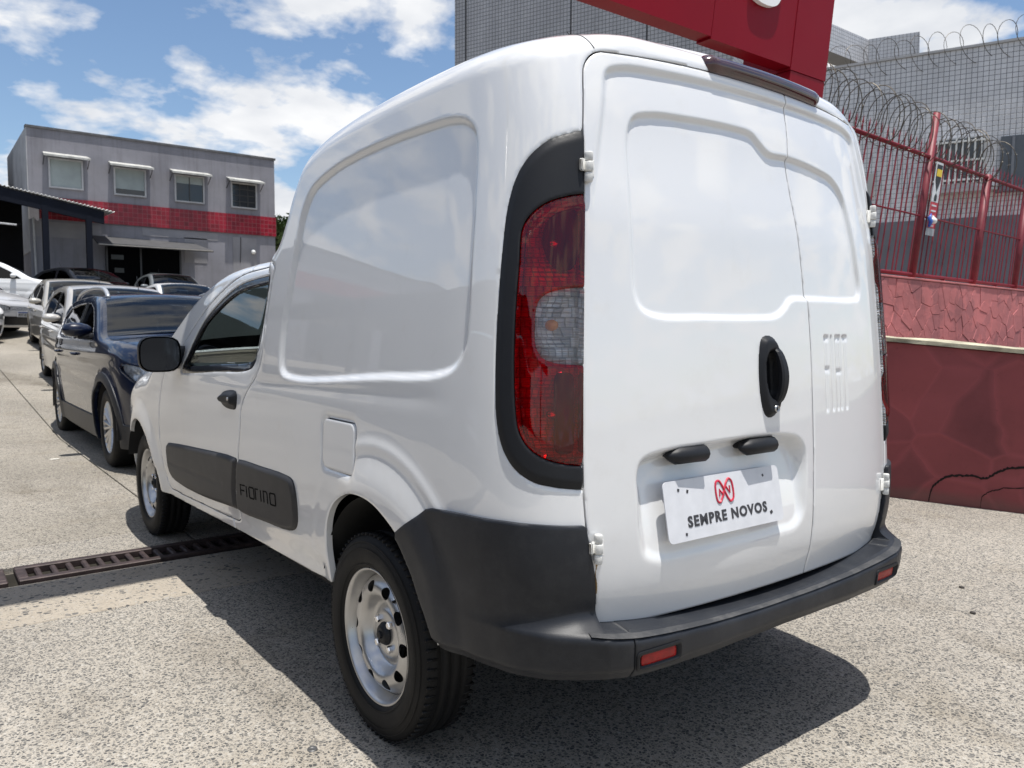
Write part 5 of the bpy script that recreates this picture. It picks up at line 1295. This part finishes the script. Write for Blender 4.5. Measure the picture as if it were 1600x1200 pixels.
    for z in np.arange(hz0-.005, hz0+.07, .028):
        MB().tube([S.P(np.array([u]), np.array([z]), -.006)[0] for u in np.linspace(-.39*k, .39*k, 13)], .006, 4).obj('grille_bar', CHROME, car)
    if plate:
        p = S.P(np.array([0.]), np.array([.40]), .012)[0]; pb = box('number_plate', (0, p[1]-.01, .52), (.40, .012, .13), PLATEM, car)
        box('emblem_strip', (0, p[1]-.018, .565), (.39, .004, .022), m_plain('plate_blue', (.03, .08, .3), .5), pb)
        V_, F_ = text_mesh(plate, .09, .0005); mid = (V_[:, 0].max()+V_[:, 0].min())/2
        mobj('lettering', [(v[0]-mid, p[1]-.018-v[2], v[1]+.475) for v in V_], F_, INK, pb)
    # top skin
    tp = S.top; ya = {'suv': (1.10, 1.88), 'hatch': (1.05, 1.92), 'sedan': (1.10, 2.02)}[kind]; yb = {'suv': (3.62, 4.05), 'hatch': (3.45, 3.85), 'sedan': (3.0, 3.72)}[kind]
    fu = list(np.linspace(0, .75*k, 14)); fz = [float(np.interp(float(S.ysurf(np.array([u]), np.array([.85]))[0]), tp[:, 0], tp[:, 1]))-.001 for u in fu]
    ymin = float(S.ysurf(np.array([.75*k]), np.array([.85]))[0])
    def sg_(a, b):
        q = [p for p in tp if max(a*ly, ymin+.02) <= p[0] <= b*ly]
        if not q: return [], []
        return [float(S.u_of_y(p[0]-float(np.interp(p[1], S.ln[:, 0], S.ln[:, 1]))*(1-float(sst(.1, .9, p[0]))))) for p in q], [p[1]-.001 for p in q]
    a, b = sg_(0, ya[0]+.03); S.strip('bonnet', fu+a, fz+b, paint, car, 12, .035)
    a, b = sg_(ya[0]-.02, ya[1]); S.strip('windscreen', a, b, WSCR2, car, 12, .045)
    a, b = sg_(ya[1]-.04, yb[0]+.03); S.strip('roof', a, b, paint, car, 12, .032)
    a, b = sg_(yb[0], yb[1]+.03); S.strip('rear_window', a, b, glass, car, 12, .03)
    a, b = sg_(yb[1], 4.6); S.strip('tailgate', a, b, paint, car, 12, .02)
    if rails:
        for sg in (-1, 1):
            pts = [(sg*(.60), y*ly, z) for y, z in ((1.92, 1.415), (2.05, 1.482), (2.4, 1.515), (3.0, 1.512), (3.4, 1.475), (3.55, 1.43))]
            MB().tube(crom(pts, 5), .020, 8).obj('roof_rail', m_plain('rail_silver', (.55, .56, .58), .3, metal=.6), car, True)
    MB().tube([(.0, (yb[0]-.15)*ly, 1.48), (.02, (yb[0]+.05)*ly, 1.72)], .004, 5).obj('aerial', BLACKP, car)
    mb = MB(); mb.prism([(1.05*ly, .5), (1.05*ly, bel-.02), (1.35*ly, bel+.02), (1.6*ly, bel-.06), (1.6*ly, .5)], -.66*k, .66*k, 'x')
    for x in (-.36, .36):
        mb.box((x, 2.25*ly, bel-.05), (.50, .14, .70), .06); mb.box((x, 2.28*ly, bel+.33), (.26, .09, .17), .04); mb.box((x, 3.1*ly, bel-.05), (.5, .14, .62), .06)
    mb.box((0, 2.2*ly, .30), (1.3*k, 3.3*ly, .08)); mb.obj('cabin', DARKIN, car, True)
    for ay in axles:
        for s in (-1, 1):
            alloy(car, R, .21, s*(W/2-.135), ay, spokes, s, 1)
            V = []
            for q in range(17):
                th = math.radians(-10+200*q/16)
                for xx in (W/2-.03, W/2-.34): V.append((s*xx, ay+(R+.06)*math.cos(th), R+(R+.06)*math.sin(th)))
            mw_ = MB().add(V, [(2*q, 2*q+1, 2*q+3, 2*q+2) for q in range(16)]); mw_.add([(s*(W/2-.34), ay-.4, .1), (s*(W/2-.34), ay+.4, .1), (s*(W/2-.34), ay+.4, .72), (s*(W/2-.34), ay-.4, .72)], [(0, 1, 2, 3)]); mw_.obj('wheel_well', UNDER, car)
    return car
WSCR2 = m_glass('laminated_screen', (.14, .19, .24), 1.40)
HLREF = m_plain('headlamp_chrome', (.80, .81, .83), .2, metal=.4, var=.6, vscale=26)
def P_(name, c, metal=.3): 
    m = m_paint(name, c, rough=.32, metal=metal, cior=1.38); setin(m.node_tree.nodes['Principled BSDF'], Specular_IOR_Level=.2); return m
BLUE = P_('blue_metallic', (.0018, .0058, .022), .0); SILV = P_('champagne_silver', (.48, .46, .43), .3); GRAPH = P_('beige_silver', (.42, .40, .36), .25); LSIL = P_('light_silver', (.52, .52, .53), .2)
CWH = P_('car_white', (.72, .73, .74), 0.); DARKC = P_('dark_paint', (.008, .009, .012), .0); GRYC = P_('grey_paint', (.17, .185, .195), .1)
GRP = 'cars parked in the lot'
def on_slope(c, y):
    c.location.z = gz(y); c.rotation_euler.x = math.atan((gz(y+4)-gz(y))/4); return c
suv = make_car('dark blue compact car with roof rails nose to nose with the van', 'suv', BLUE, (.305, 5.06, 0), clad=True, rails=True, step=.014, R=.325, axles=(.84, 3.49), spokes=10, group=GRP)
st_ = box('windscreen_sticker', (0, 0, 0), (.10, .002, .035), PLATEM, suv); st_.location = (.36, 1.71, 1.372); st_.rotation_euler = (math.radians(-58), 0, 0)
on_slope(make_car('champagne silver hatchback directly behind the dark blue car', 'hatch', SILV, (.72, 10.2, 0), W=1.70, L=4.0, axles=(.80, 3.30), step=.03, group=GRP), 10.2)
on_slope(make_car('beige silver sedan with pale window pillar third in the parked row', 'sedan', GRAPH, (1.22, 16.3, 0), W=1.72, L=4.3, axles=(.82, 3.42), step=.03, group=GRP), 16.3)
on_slope(make_car('light silver car with a white number plate facing out at the left', 'hatch', LSIL, (.30, 20.7, 0), math.radians(50), W=1.74, L=4.1, axles=(.82, 3.4), step=.03, plate='POT 4E21', group=GRP), 20.9)
on_slope(make_car('white car whose front bumper shows at the left edge', 'hatch', CWH, (-.50, 19.3, 0), math.radians(45), W=1.74, L=4.1, axles=(.82, 3.4), step=.04, group=GRP), 18.9)
make_car('white car parked sideways behind the light silver car at far left', 'hatch', CWH, (2.3, 26.0, gz(26)), math.radians(78), W=1.76, L=4.2, step=.03, group=GRP)
make_car('black car between the sideways white car and the dark shop opening', 'hatch', DARKC, (3.35, 24.2, gz(25)), math.radians(22), W=1.76, L=4.2, step=.04, group=GRP)
make_car('grey hatchback in front of the dark shop opening', 'hatch', GRYC, (5.15, 24.4, gz(25)-.05), math.radians(2), W=1.72, L=4.0, step=.04, group=GRP)
make_car('white hatchback beyond the roof of the dark blue car', 'hatch', CWH, (4.0, 18.6, gz(19)+.08), math.radians(2), W=1.70, L=4.0, step=.04, group=GRP)
for x, y, pt, lb in ((-6.9, 8.6, GRYC, 'grey car under the side carport left of the picture'), (-6.9, 5.4, CWH, 'white car under the side carport left of the picture'), (-6.9, 2.2, DARKC, 'black car under the side carport left of the picture')):
    make_car(lb, 'hatch', pt, (x, y, 0), math.radians(90), W=1.74, L=4.1, step=.05, group=GRP)
